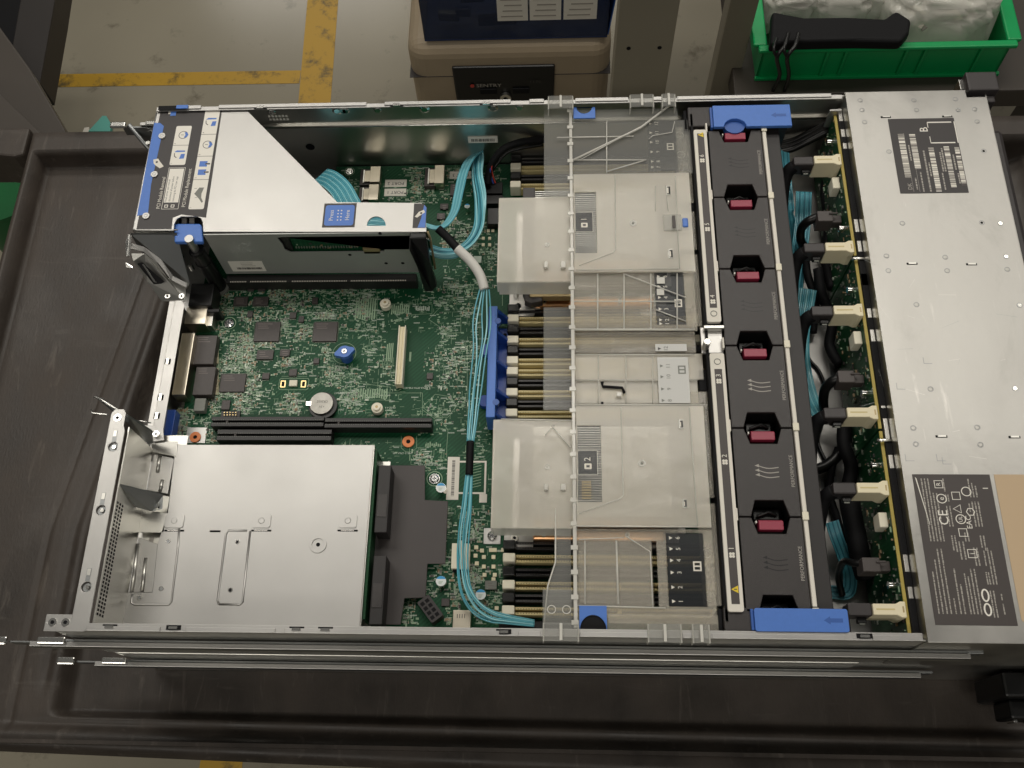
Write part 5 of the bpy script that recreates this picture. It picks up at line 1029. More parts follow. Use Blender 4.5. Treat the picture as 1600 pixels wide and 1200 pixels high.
mb = MB(); mb.box(323, 350, 298.5, 306, 26, 34, 'copper'); mb.box(*rect(828, 446, 892, 462, 38), 30, 37, 'brass_dim')
for k in range(26): x = 318 + k * 1.2; mb.box(x, x + .5, 307, 314, 37, 38, 'part_tan')
mb.build('copper_fins', hs1, .3)
mb = MB(); mb.prism(poly([(818, 458), (826, 456), (828, 464), (846, 462), (848, 470), (830, 474), (820, 470)], 36), 28, 36, 'label_dark'); mb.build('retaining_lever', hs1, .6)
mb = MB(); mb.box(*rect(819, 444, 822, 456, 36), 34, 36, 'yellow'); mb.build('yellow_mark', hs1)
mb = MB(); x, y = pw(806, 460, 26); mb.prism(poly([(796, 448), (806, 444), (816, 450), (817, 462), (822, 476), (845, 478), (845, 482), (812, 484), (796, 480)], 24), 22, 24, 'steel_satin'); mb.cyl(x, y, 24, 30, 2.6, 'steel_bright', 20, 1.6); mb.build('corner_bracket', hs1, .4)
# ================================================================== AIR BAFFLE
ab = thing('air_baffle', (390, 222, 40), 'large clear and frosted plastic air baffle covering the processors and memory', 'air baffle')
def panel(name, pts, z, t, m, bev=.5, par=None, holes=()):
    mb = MB(); mb.prism(poly(pts, z), z - t, z, m, [poly(h, z) for h in holes]); return mb.build(name, par or ab, bev)
def rectp(u0, v0, u1, v1, z):   # world rectangle from its top-left and bottom-right pixels
    a = rect(u0, v0, u1, v1, z); return [(a[0], a[2]), (a[1], a[2]), (a[1], a[3]), (a[0], a[3])]
XL, XH, XRt = 293, 352, 440
def Y(v, z=78, u=980): return pw(u, v, z)[1]
def bx_(name, x0, x1, y0, y1, z0, z1, m, bev=.4, par=None):
    mb = MB(); mb.box(min(x0, x1), max(x0, x1), min(y0, y1), max(y0, y1), z0, z1, m); return mb.build(name, par or ab, bev)
# left covers over the heatsinks
for v0, v1 in ((308, 440), (655, 825)):
    ya, yb2_ = Y(v0, 75, 830), Y(v1, 75, 830)
    o = bx_('frosted_cover', XL, XH, ya, yb2_, 73.6, 75, 'frost', .7)
    bx_('cover_lip', XL, XL + 1.2, ya, yb2_, 60, 73.5, 'clear_edge', .3, o); bx_('cover_lip', XL + 1.3, XH, yb2_, yb2_ + 1.2, 56, 73.5, 'clear_edge', .3, o); bx_('cover_lip', XL + 1.3, XH, ya - 1.2, ya, 71, 73.5, 'clear_edge', .3, o)
    mb = MB(); x, y = pw(855, v0 + 75, 75); mb.ring(x, y, 75.05, 75.5, 1.4, 2.0, 'clear_edge', 20); mb.cyl(x, y, 75, 75.4, .8, 'clear_edge', 10); mb.build('mould_mark', o)
    for c in ((850, v0 + 102, 856, v0 + 112), (876, v0 + 102, 884, v0 + 112)):
        mb = MB(); r = rect(*c, 76); mb.prism([(r[0], r[2]), (r[1], r[2]), (r[1], r[3]), (r[0], r[3])], 75, 78, 'clear_edge'); mb.build('clip_post', o, .5)
# vertical clear strip
X2 = 329.5
mb = MB(); zs = 78
mb.prism([(X2, Y(160, zs, 870)), (XH, Y(160, zs, 870)), (XH, Y(305, zs, 870)), (X2, Y(305, zs, 870))], zs - 1.2, zs, 'clear'); mb.build('clear_strip', ab); mb = MB(); mb.prism([(X2, Y(480, 60, 870)), (XH, Y(480, 60, 870)), (XH, Y(640, 60, 870)), (X2, Y(640, 60, 870))], 58.8, 60, 'clear')
mb.build('clear_strip', ab)
mb = MB(); q = [(868, 795), (892, 795), (893, 985), (850, 985), (858, 915), (868, 880)]; mb.prism(poly(q, 74), 72.8, 74, 'clear'); mb.build('clear_strip', ab)
# hinge spine
bx_('hinge_spine', XH - 1.8, XH + .8, Y(983), Y(166), 70, 80.5, 'clear_edge', .4)
mb = MB()
for k in range(26): yy = Y(975) + (Y(175) - Y(975)) * k / 25; mb.box(XH - 3.4, XH + 1.4, yy - 1.6, yy + 1.6, 80.5, 81.2, 'clear_edge')
mb.build('hinge_teeth', ab, .2)
# end bars top and bottom with clips over the rim
def endbar(v0, v1, name='end_bar', far=True):
    ya, yb3_ = Y(v0, 82, 950), Y(v1, 82, 950); return bx_(name, X2, 442, ya, yb3_, 80.6, 82, 'clear', .5)
bx_('end_bar', XH + 1, 440, 428, 440.2, 79, 80.4, 'clear', .5); bx_('end_bar', XH + 1, 446, 6, 17, 78, 79.4, 'frost_light', .5)
for u0, u1, far in ((856, 896, 1), (984, 1022, 1), (1034, 1056, 1), (848, 905, 0), (1012, 1066, 0), (1082, 1110, 0)):
    xa, xb = pw(u0, 160 if far else 995, 88)[0], pw(u1, 160 if far else 995, 88)[0]
    y0_, y1_ = (434, 447.2) if far else (-3.2, 9)
    o = bx_('rim_clip', xa, xb, y0_, y1_, 88.3, 89.4, 'clear', .5)
    mid = (xa + xb) / 2
    mb = MB(); mb.box(mid - 1, mid + 1, y0_ + .5, y1_ - .5, 89.5, 90.4, 'clear_edge'); mb.box(xa, xa + 1, y0_, y1_, 80, 88.2, 'clear_edge'); mb.box(xb - 1, xb, y0_, y1_, 80, 88.2, 'clear_edge'); mb.build('clip_rib', o, .3)
bx_('clip_shell', X2, XH - 2, 10, 34, 76, 77, 'clear', .5)
for dx in (6, 16): mb = MB(); mb.ring(X2 + dx, 20, 77.1, 77.6, 2.4, 3, 'clear_edge', 20); mb.build('mould_mark', ab)
# blue grips
x0_, x1_ = pw(896, 176, 82)[0], pw(930, 176, 82)[0]; mb = MB(); xm_ = (x0_ + x1_) / 2; A = [math.radians(t) for t in range(180, 361, 15)]
mb.prism([(x0_, 428.5), (x1_, 428.5), (x1_, 440)] + [(xm_ + 6.6 * math.cos(-t) , 440 - 7 * abs(math.sin(t))) for t in A] + [(x0_, 440)], 82, 83.2, 'blue'); mb.build('blue_grip', ab, .3)
x0_, x1_ = pw(905, 960, 80)[0], pw(948, 960, 80)[0]; xm_ = (x0_ + x1_) / 2
mb = MB(); mb.prism([(x0_, 22), (x0_, 6.5), (xm_ - 8.6, 6.5)] + [(xm_ - 8.6 * math.cos(t), 6.5 + 9.4 * math.sin(t)) for t in [math.radians(a) for a in range(12, 170, 12)]] + [(xm_ + 8.6, 6.5), (x1_, 6.5), (x1_, 22)], 80, 81.2, 'blue'); mb.build('blue_grip', ab, .3)
mb = MB(); mb.prism([(xm_ - 8.6, 6.6)] + [(xm_ - 8.6 * math.cos(t), 6.6 + 9.2 * math.sin(t)) for t in [math.radians(a) for a in range(12, 170, 12)]] + [(xm_ + 8.6, 6.6)], 79.5, 79.9, 'black_matte'); mb.build('grip_opening', ab)
# deck panels (far to near)
def deck(name, u0, v0, u1, v1, m, z=80, t=1.4, holes=(), bev=.4):
    mb = MB(); a = rect(u0, v0, u1, v1, z); a = (XH + 1, a[1], a[2], a[3])
    mb.prism([(a[0], a[2]), (a[1], a[2]), (a[1], a[3]), (a[0], a[3])], z - t, z, m, holes); return mb.build(name, ab, bev), a
hA = rectp(1010, 188, 1060, 266, 80)
A_, ra = deck('far_deck', 896, 190, 1084, 270, 'clear', 80, 1.2, [hA])
w1 = rectp(898, 300, 933, 395, 82); w2_ = rectp(902, 665, 941, 784, 82)
B_, rb_ = deck('frosted_deck', 896, 272, 1087, 424, 'frost', 82, 1.5, [w1])
C_, rc_ = deck('middle_deck', 896, 426, 1090, 516, 'frost_light', 79, 1.4, [rectp(1022, 425, 1073, 507, 79)])
D_, rd_ = deck('middle_deck', 896, 519, 1088, 551, 'frost_light', 74, 1.4); E_, re_ = deck('middle_deck', 896, 553, 1100, 593, 'frost', 76, 1.4); F_, rf_ = deck('middle_deck', 896, 595, 1092, 631, 'frost', 75, 1.4)
G_, rg_ = deck('frosted_deck', 896, 634, 1112, 824, 'frost', 82, 1.5, [w2_])
H_, rh_ = deck('near_deck', 896, 826, 1122, 975, 'frost_light', 78, 1.4, [rectp(1040, 832, 1106, 948, 78), rectp(1018, 845, 1030, 948, 78)])
# apron between decks and the fan bracket
for y0_, y1_ in ((24, 96), (100, 182), (236, 300), (304, 340), (348, 424)): bx_('apron', 436.5, 449, y0_, y1_, 75, 76.2, 'frost_light', .8)
for yy in (30, 60, 150, 330, 395, 415): mb = MB(); mb.ring(441, yy, 76.3, 76.6, 3.0, 3.4, 'clear_edge', 24); mb.build('mould_mark', ab)
# ribs / drawn edges on the decks
def rib(pts, z, r=.55, m='clear_edge', par=None, name='rib'):
    mb = MB(); mb.tube([(*pw(u, v, z), z) for u, v in pts], r, m, 6); return mb.build(name, par or ab)
rib([(896, 250), (1000, 200), (1046, 165)], 82, .95, par=A_); rib([(906, 250), (1000, 198)], 82, .4, par=A_); rib([(896, 250), (1010, 250)], 81); rib([(948, 190), (948, 270)], 81); rib([(870, 215), (990, 213)], 81); rib([(897, 249), (948, 225)], 81); rib([(948, 268), (1010, 250)], 80.6)
rib([(1054, 190), (1050, 207), (1020, 212), (1014, 217)], 80.5, .4)
rib([(961, 274), (962, 390), (958, 395), (905, 415)], 82.4, .4); rib([(1055, 275), (1062, 420)], 82.4, .35); rib([(900, 422), (1060, 420)], 82.5, .4); rib([(1024, 290), (1024, 330)], 82.3, .3); rib([(1040, 290), (1044, 330)], 82.3, .3)
for u in (934, 975, 1017, 1058): rib([(u, 427), (u, 516)], 79.6, .6)
rib([(897, 471), (1062, 471)], 79.6, .6); rib([(975, 428), (1072, 465)], 79.7, .5); rib([(1025, 484), (1072, 502)], 79.0, .5); rib([(897, 515), (1085, 515)], 79.6, .9)
for u in (935, 978, 1020): rib([(u, 555), (u, 631)], 77, .4)
rib([(897, 554), (1085, 554)], 77, .5); rib([(897, 594), (1090, 594)], 76.6, .5); rib([(897, 633), (1105, 633)], 80, .8)
rib([(970, 637), (974, 775), (968, 780), (905, 802)], 82.4, .4); rib([(1077, 637), (1090, 822)], 82.5, .4); rib([(900, 822), (1090, 823)], 82.6, .6)
rib([(914, 845), (914, 944)], 78.4, .5); rib([(963, 845), (966, 944)], 78.4, .7); rib([(978, 838), (1016, 862), (1020, 948)], 78.4, .5); rib([(900, 946), (1040, 950)], 78.5, .5); rib([(905, 843), (975, 840)], 78.5, .4)
rib([(862, 665), (892, 700)], 76.5, .6); rib([(852, 680), (866, 664)], 76.5, .4); rib([(783, 655), (893, 657)], 75.6, .6); rib([(868, 795), (868, 878), (856, 915), (850, 975)], 74.5, .6)
# sub panels and small hardware
mb = MB(); r = rect(938, 596, 952, 632, 76); 
mb.tube([(*pw(u, v, 76.2), 76.2) for u, v in ((941, 597), (942, 604), (972, 606), (976, 614))], 1.2, 'black_matte', 6); mb.box(*rect(939, 628, 943, 633, 76), 75.5, 76.3, 'black_matte'); mb.build('latch_gap', ab)
bx_('slide_button', *[rect(963, 613, 972, 620, 77)[i] for i in (0, 1, 2, 3)], 76, 78, 'clear_edge', .6)
for u, v in ((1044, 298), (1048, 397), (1064, 663), (1070, 787)):
    r = rect(u - 4, v - 7, u + 4, v + 7, 82); mb = MB(); mb.box(r[0], r[1], r[2], r[3], 82.05, 82.5, 'clear_edge'); mb.box(r[0] + .9, r[1] - .3, r[2] + .8, r[3] - .8, 82.5, 82.6, 'black_matte' if v < 400 else 'label_text'); mb.box(r[0] + .9, r[1] - 1.6, r[2] + 1.4, r[3] - 2, 82.6, 82.8, 'white'); mb.build('deck_slot', ab, .2)
for u, v in ((989, 349), (1003, 724)): mb = MB(); x, y = pw(u, v, 82); mb.ring(x, y, 82, 82.5, 1.6, 2.6, 'clear_edge', 24); mb.cyl(x, y, 82, 82.2, 1.0, 'part_grey', 14); mb.build('mould_mark', ab)
r = rect(1036, 335, 1066, 359, 84); bx_('latch_housing', r[0], r[1], r[2], r[3], 82.1, 84, 'clear', .6); r = rect(1066, 340, 1076, 354, 83); bx_('blue_latch', r[0], r[1], r[2], r[3], 80, 83, 'blue', 1); r = rect(1050, 337, 1056, 356, 84.2); bx_('latch_pin', r[0], r[1], r[2], r[3], 84.1, 84.6, 'label_grey', .3)
# black strips standing in for the dark gaps to the fan bracket
mb = MB(); mb.box(449.2, 451, 12, 430, 60, 84, 'black_matte'); mb.box(444, 449, 183, 200, 60, 75, 'black_matte'); mb.box(444, 449, 340.5, 347.5, 60, 75, 'black_matte'); mb.build('dark_gap_strip', ab)
# processor windows with badges
def windows(rp, n, v0, v1, u0):
    o = MB(); o.prism([(a, b) for a, b in rp], 80.6, 81.2, 'clear'); w_ = o.build('window', ab)
    z = 81.3; x0, y1 = pw(u0, v0, z); x1 = x0 + 13.5; y0 = pw(u0, v1, z)[1]; mb = MB()
    mb.prism([(x0, y0), (x1, y0), (x1, y1), (x0, y1)], z - .05, z, 'smoke_label'); mb.prism([(x0 - .3, y0 - .3), (x1 + .3, y0 - .3), (x1 + .3, y1 + .3), (x0 - .3, y1 + .3)], z + .01, z + .06, 'white', [[(x0, y0), (x1, y0), (x1, y1), (x0, y1)]])
    cy = (y0 + y1) / 2; txt(mb, n, (x0 + x1) / 2, cy + 2.4, z + .1, 6.5, 'white', math.pi / 2, 'CENTER')
    mb.prism(rrect((x0 + x1) / 2 + .2, cy - 3, 2.6, 2.2, .8), z + .06, z + .1, 'white', [rrect((x0 + x1) / 2 + .2, cy - 3, 1.2, .9, .2)]); mb.build('processor_badge', w_)
windows(w1, '1', 332, 362, 899); windows(w2_, '2', 704, 741, 903)
mb = MB(); x, y = pw(907, 750, 81.2)
for k in range(6):
    for j in range(7): mb.box(x + 1 + 1.1 * k, x + 1.7 + 1.1 * k, y - 2 - 2.0 * j, y - 1 - 2.0 * j, 81.25, 81.35, 'brass_dim')
mb.build('pin_window_print', ab)
# memory legends
def legend(rp, rows, z, m='smoke_label', mt='white', icon=None, dimx=0):
    (x0, y0), (x1, _), (_, y1) = rp[0], rp[1], rp[2]; mb = MB(); mb.prism([(x0 + .3, y0 + .3), (x1 - .3, y0 + .3), (x1 - .3, y1 - .3), (x0 + .3, y1 - .3)], z - .9, z - .8, m)
    for s_, v in rows:
        y = pw(1040, v, z)[1]; txt(mb, s_, x0 + 8.2, y, z - .7, 4.2, mt, math.pi / 2, 'CENTER'); mb.add([(x0 + 2.2, y - 1.3, z - .7), (x0 + 4.6, y, z - .7), (x0 + 2.2, y + 1.3, z - .7)], [(0, 1, 2)], mt) 
    if icon:
        y = pw(1050, icon, z)[1]; xc_ = x1 - 5.2
        mb.prism([(xc_ - 2.8, y - 3.4), (xc_ + 2.8, y - 3.4), (xc_ + 2.8, y + 3.4), (xc_ - 2.8, y + 3.4)], z - .72, z - .68, 'white' if mt == 'white' else 'part_grey', [[(xc_ - 1.8, y + .5), (xc_ + 1.8, y + .5), (xc_ + 1.8, y + 2.4), (xc_ - 1.8, y + 2.4)], [(xc_ - 1.8, y - 2.4), (xc_ + 1.8, y - 2.4), (xc_ + 1.8, y - .5), (xc_ - 1.8, y - .5)]])
    return mb.build('memory_legend', ab)
legend(hA, (('12', 192), ('11', 206), ('10', 221), ('9', 236), ('8', 251), ('7', 260)), 80, icon=228)
legend(rectp(1022, 425, 1073, 507, 79), (('6', 431), ('5', 447), ('4', 464), ('3', 482), ('2', 499), ('1', 505)), 79, icon=473)
legend(rectp(1040, 832, 1106, 948, 78), (('6', 840), ('5', 857), ('4', 875), ('3', 894), ('2', 917), ('1', 939)), 78, icon=884)
r = rectp(1026, 557, 1080, 630, 78); legend(r, (('11', 571), ('10', 588), ('9', 607), ('8', 625)), 78.2, 'white_label_clear', 'part_grey', 577)
r = rectp(1023, 537, 1074, 549, 75.4); legend(r, (('12', 544),), 76.2, 'white_label_clear', 'label_text')
for u0, v0, u1, v1 in ((1026, 433, 1039, 443), (1026, 451, 1038, 461)): r = rect(u0, v0, u1, v1, 79.4); bx_('glare_tab', r[0], r[1], r[2], r[3], 79, 79.4, 'clear_edge', .3)
# ================================================================== FAN CAGE
fc = thing('fan_cage', (485, 215, 1.2), 'fan cage frame with white numbered strips, a pin bracket and a dark rear bar', 'fan cage')
FY0, FP = 18.4, 65.83
mb = MB(); mb.box(509.8, 521, 12, 432, 1.3, 80, 'fan_plastic_dark'); mb.build('rear_bar', fc, .8)
mb = MB(); mb.box(506.2, 509.2, 22, 412, 60, 84.5, 'white'); mb.build('white_rail', fc, .6)
for k in range(7): mb = MB(); y = FY0 + FP * k; mb.box(505.4, 509.8, y - 3, y + 3, 84.5, 85.6, 'ivory'); mb.build('rail_clip', fc, .7)
def strip(y0, y1, nums, tri):
    mb = MB(); mb.prism(rrect(456, (y0 + y1) / 2, 5.2, (y1 - y0) / 2, 1.5), 83.5, 86.2, 'white'); o = mb.build('number_strip', fc, .6); mb = MB()
    lo = y0 + (12 if y0 > 200 else 5); hi = y1 - (4 if y0 > 200 else 13); mb.box(453.4, 458.8, lo, hi, 86.2, 86.35, 'label_grey')
    for n, y in nums:
        txt(mb, n, 456, y + 2.6, 86.4, 5, 'white', math.pi / 2, 'CENTER')
        for a in range(4): mb.cyl(456 + 1.3 * math.cos(a * 1.57 + .78), y - 2 + 1.3 * math.sin(a * 1.57 + .78), 86.35, 86.42, 1.0, 'white', 10)
    y = tri; mb.add([(453.8, y, 86.4), (458.4, y - 2.6, 86.4), (458.4, y + 2.6, 86.4)], [(0, 1, 2)], 'yellow'); mb.add([(455.6, y - .3, 86.45), (457.6, y - .3, 86.45), (457.6, y + .3, 86.45), (455.6, y + .3, 86.45)], [(0, 1, 2, 3)], 'label_text')
    mb.build('strip_print', o)
    mb = MB(); ys2 = y0 + 7 if y0 > 200 else y1 - 7; mb.ring(456, ys2, 86.2, 86.5, 2, 2.5, 'part_grey', 20); mb.build('strip_rivet', o)
    for k in range(3): yy = FY0 + FP * (k + (4 if y0 > 200 else 1)) - 4; mb = MB(); mb.box(460.6, 462.0, yy, yy + 9, 83, 86.6, 'white'); mb.build('strip_hook', o, .4)
strip(234, 412, (('6', Y(248, 86, 1097)), ('5', Y(355, 86, 1105)), ('4', Y(468, 86, 1112))), Y(211, 86, 1096))
strip(18, 208, (('3', Y(592, 86, 1122)), ('2', Y(718, 86, 1132)), ('1', Y(863, 86, 1146))), Y(921, 86, 1150))
mb = MB(); mb.box(446, 462, 210, 232, 80, 82, 'steel_satin'); mb.box(448, 463, 228, 231, 82, 87, 'steel'); mb.build('pin_bracket', fc, .6)
mb = MB(); x, y = pw(1105, 534, 92); mb.cyl(x, y, 82, 92, 2.7, 'steel_satin', 24); mb.cyl(x, y, 92, 92.6, 2.6, 'steel_bright', 24, 2.2); mb.build('guide_pin', fc)
for far, (u0, v0, u1, v1), (h0, hv0, h1, hv1), (cu0, cu1) in ((1, (1074, 167, 1118, 197), (1113, 165, 1238, 196), (1130, 1167)), (0, (1130, 949, 1182, 992), (1178, 950, 1336, 988), (0, 0))):
    r = rect(u0, v0, u1, v1, 84); bx = MB(); bx.box(*r, 40, 84, 'fan_plastic'); bx.build('corner_block', fc, 1); bx = MB(); bx.box(r[0] - 3, r[0] - .2, r[2], r[3], 20, 80, 'black_matte'); bx.build('corner_seal', fc, .6)
    mb = MB(); mb.box(r[1], pw(h1 - 8, hv0, 84)[0], r[2] + 1, r[3] - 1, 50, 82, 'fan_plastic_dark'); mb.build('corner_body', fc, 1)
    hx0, hy1 = pw(h0, hv0, 88); hx1, hy0 = pw(h1, hv1, 88); hx1 = pw(h1 - (0 if far else 8), hv1, 88)[0]
    mb = MB()
    if far:
        cx = pw(1149, 196, 88)[0]; mb.prism([(hx0, hy1), (hx0, hy0), (cx - 9, hy0)] + [(cx - 9 * math.cos(t), hy0 + 8 * math.sin(t)) for t in [math.radians(a) for a in range(12, 170, 12)]] + [(cx + 9, hy0), (hx1, hy0), (hx1, hy1)], 85, 88, 'blue')
    else: mb.prism(rrect((hx0 + hx1) / 2, (hy0 + hy1) / 2, (hx1 - hx0) / 2, (hy1 - hy0) / 2, 1.5), 85, 88, 'blue')
    h = mb.build('blue_handle', fc, .6); mb = MB(); mb.box(hx0 - 2, hx0 - .1, hy0 + 1, hy1, 82.2, 86, 'blue_dark')
    if far: mb.cyl(cx, hy0 + 4.4, 80, 85, 8.6, 'blue_dark', 32)
    mb.build('handle_step', h, .4)
    ax, ay = (hx0 + (hx1 - hx0) * .84, (hy0 + hy1) / 2); mb = MB(); mb.prism([(ax - 6, ay), (ax - 2, ay + 2.6), (ax - 2, ay + 1.3), (ax + 6, ay + 1.3), (ax + 6, ay - 1.3), (ax - 2, ay - 1.3), (ax - 2, ay - 2.6)], 88.02, 88.1, 'blue_dark'); mb.build('arrow_mark', h)
# fans
FL = {6: 'cooling fan at the far end of the row, beside the number 6', 5: 'cooling fan beside the number 5, second from the far end', 4: 'cooling fan beside the number 4, just beyond the pin bracket', 3: 'cooling fan beside the number 3 with pale arrow marks',
      2: 'cooling fan beside the number 2, second from the near end, pale arrow marks', 1: 'cooling fan at the near end of the row, beside the number 1'}
for i in range(6):
    n = i + 1; y0 = FY0 + FP * i; y1 = y0 + FP - 1.0; xc_ = 484.5
    t = thing('fan_module', (xc_, (y0 + y1) / 2, 5), FL[n], 'cooling fan', 'hot-swap fans in a row')
    x0, x1 = 463, 505.2; zt_ = 84
    nb, nt = 11.5, 11.5
    mb = MB(); mb.prism([(x0, y0), (xc_ - 9.0, y0), (xc_ - 6.8, y0)][:1] + [(x0, y0), (xc_ - 13, y0), (xc_ - 9.6, y0 + nb), (xc_ + 9.6, y0 + nb), (xc_ + 13, y0), (x1, y0), (x1, y1), (xc_ + 13, y1), (xc_ + 9.4, y1 - nt), (xc_ - 9.4, y1 - nt), (xc_ - 13, y1), (x0, y1)][1:], 81.5, zt_, 'fan_plastic'); mb.build('top_cover', t, .5)
    mb = MB(); mb.box(x0 + 1, x1 - 1, y0 + .5, y1 - .5, 5, 81, 'black_plastic') if 0 else mb.box(x0 + 1, x1 - 1, y0 + 12, y1 - 12.5, 5, 81.4, 'black_plastic'); mb.box(x0 + 1, xc_ - 13, y0 + .5, y1 - .5, 5, 81.3, 'black_plastic'); mb.box(xc_ + 13, x1 - 1, y0 + .5, y1 - .5, 5, 81.3, 'black_plastic'); mb.box(xc_ - 12.9, xc_ + 12.9, y0 + .5, y1 - .5, 5, 62, 'black_matte'); mb.build('housing', t)
    mb = MB(); mb.box(xc_ - 9, xc_ + 9, y0 + 1, y0 + 8.5, 68, 72, 'black_plastic'); mb.tube([(xc_ - 7, y0 + 3, 74), (xc_ + 1, y0 + 6, 75), (xc_ + 7, y0 + 4, 73)], 1.3, 'black_plastic'); mb.build('cable_bundle', t, .8)
    mb = MB(); mb.box(xc_ - 8.2, xc_ + 8.2, y1 - 8.6, y1 - 2.2, 77, 83.9, 'maroon'); mb.box(xc_ - 8.2, xc_ + 8.2, y1 - 2.1, y1 - 1.2, 70, 82.2, 'maroon'); mb.build('maroon_latch', t, .8); mb = MB(); mb.box(xc_ - 10.2, xc_ - 9.4, y1 - 3.5, y1 - 2, 80, 83, 'label_white'); mb.build('latch_spring', t)
    cm = 'label_print' if n in (2, 3) else 'black_plastic'; mb = MB()  # pale arrows on some fans: their reflection is painted into the mark colour
    for k in range(3):
        yy = y0 + 30 + k * 3.4; P = [(xc_ - 5.5 + 14 * s / 8, yy - 1.1 * math.sin(s / 8 * 6.28 * .6) - .25 * s, zt_ + .02) for s in range(9)]
        for a, b in zip(P, P[1:]): mb.add([(a[0], a[1] - .33, a[2]), (b[0], b[1] - .33, b[2]), (b[0], b[1] + .33, b[2]), (a[0], a[1] + .33, a[2])], [(0, 1, 2, 3)], cm)
        mb.add([(P[0][0] - 2.4, yy, zt_ + .03), (P[0][0] + .6, yy - 1.2, zt_ + .03), (P[0][0] + .6, yy + 1.2, zt_ + .03)], [(0, 1, 2)], cm)
    mb.build('airflow_arrows', t)
    mb = MB(); txt(mb, 'PERFORMANCE', x1 - 3.2, y0 + 21, zt_ + .02, 3.5, 'label_print', math.pi / 2, sx=.98); mb.build('cover_lettering', t)
# ================================================================== BACKPLANE
bp = thing('drive_backplane', (571, 222, 1.2), 'upright green drive backplane board standing before the front cover', 'circuit board')
for y0, y1 in ((4, 151), (153, 296), (298, 434)):
    mb = MB(); mb.box(568.6, 570.4, y0, y1, 8, 74, 'pcb_dark'); o = mb.build('board', bp)
    mb = MB(); mb.box(568.4, 570.6, y0, y1, 74, 75, 'pcb_edge'); mb.build('board_edge', o)
    mb = MB()
    for k in range(220):
        y, z = RND.uniform(y0 + 2, y1 - 3), RND.uniform(12, 72); a, b = RND.choice(((1, .6), (.6, 1.2), (2, 1.5), (.5, .5), (3, .3)))
        mb.box(568.6 - RND.choice((.3, .8, 1.2)), 568.6, y, y + a * 1.3, z, z + b, RND.choice(['pad_tin', 'part_tan', 'chip', 'silk', 'part_grey', 'chip']))
    mb.build('board_parts', o, kind='stuff')
mb = MB(); mb.box(571.6, 574.8, 4, 440, 3, 77, 'steel_satin'); br_ = mb.build('support_bracket', bp, .5)
for y0, y1 in ((418, 426), (404, 410), (330, 398), (310, 318), (250, 300), (270, 280), (232, 242), (170, 222), (160, 168), (132, 142), (60, 122), (38, 48), (6, 30)):
    mb = MB(); mb.box(570.8, 575.0, y0, y1, 77.05, 77.3, 'black_matte'); mb.build('bracket_window', br_)
for v, u in ((404, 1345), (688, 1385)): mb = MB(); x, y = pw(u, v, 78); mb.tube([(565, y, 78), (577, y, 78)], 1.3, 'steel_bright'); mb.build('cross_pin', bp)
mb = MB(); mb.box(564, 574, 434.2, 436.4, 60, 80, 'steel_satin'); mb.build('end_tab', bp, .6)
for v, u in ((222, 1303), (357, 1322), (453, 1336), (614, 1358), (727, 1375), (914, 1402)):
    x, y = pw(u, v, 66); mb = MB(); mb.T = Matrix.Translation((566, y, 66)) @ Matrix.Rotation(math.pi / 2, 4, 'Y'); mb.cyl(0, 0, -3, 2.6, 2.6, 'chrome', 18); mb.T = None; mb.build('board_screw', bp)
for v, u in ((285, 1312), (527, 1345), (812, 1388)):
    x, y = pw(u, v, 68); mb = MB(); mb.box(562.5, 568.5, y - 5.5, y + 5.5, 56, 68, 'ivory'); mb.build('white_component', bp, .8)
CN = [(249, 1307), (385, 1328), (484, 1341), (644, 1366), (762, 1384), (952, 1412)]
BL = []
for i, (v, u) in enumerate(CN):
    x, y = pw(u - 20, v, 78); mb = MB(); hh = 4.6
    mb.prism([(547, y - hh + .8), (562, y - hh + .8), (565, y - hh - .8), (568.3, y - hh - .8), (568.3, y + hh + .8), (565, y + hh + .8), (562, y + hh - .8), (547, y + hh - .8)], 60, 78, 'cream')
    o = mb.build('storage_socket', bp, .6); mb = MB(); mb.box(549, 561, y - .5, y + .5, 78, 78.12, 'beige_slot'); mb.box(566, 567, y - 2, y + 2, 78, 78.12, 'brass_dim'); mb.build('socket_mark', o); BL.append(y)
# power plugs
PL = []
for v, u in ((337, 1305), (588, 1338), (882, 1378)):
    x, y = pw(u, v, 66); mb = MB(); mb.box(548, 560, y - 5, y + 5, 52, 66, 'label_grey'); mb.box(560.2, 568, y - 3.6, y + 3.6, 54, 62, 'label_grey'); mb.box(557, 564, y + 1, y + 2.6, 66, 67.4, 'label_grey'); mb.build('power_plug', bp, .7); PL.append(y)
# black cables into each cream socket
for i, y in enumerate(BL):
    t = thing('black_sleeved_cable', (535, y, 40), ('black sleeved cable plugged into the cream socket ' + ('nearest the far wall', 'second from the far wall', 'third from the far wall', 'third from the near wall', 'second from the near wall', 'nearest the near wall')[i]), 'cable', 'black cables plugged into the drive backplane')
    mb = MB(); mb.box(531, 546.8, y - 4.2, y + 4.4, 64, 77, 'label_dark'); mb.build('plug', t, 1.2); mb = MB(); mb.box(538, 544, y - 8, y - 4.4, 68, 72, 'black_plastic'); mb.box(539, 543, y - 9.2, y - 8, 70, 71.5, 'part_grey'); mb.build('release_tab', t, .5)
    if i < 5:
        sy = -34 if i not in (4,) else -28
        mb = MB(); P = spline([(533, y, 70), (528, y - 3, 64), (526, y - 14, 54), (526, y + sy, 40), (528, y + sy - 8, 24)], 8); mb.tube(P, 5.2, 'black_matte', 12); mb.build('sleeve', t)
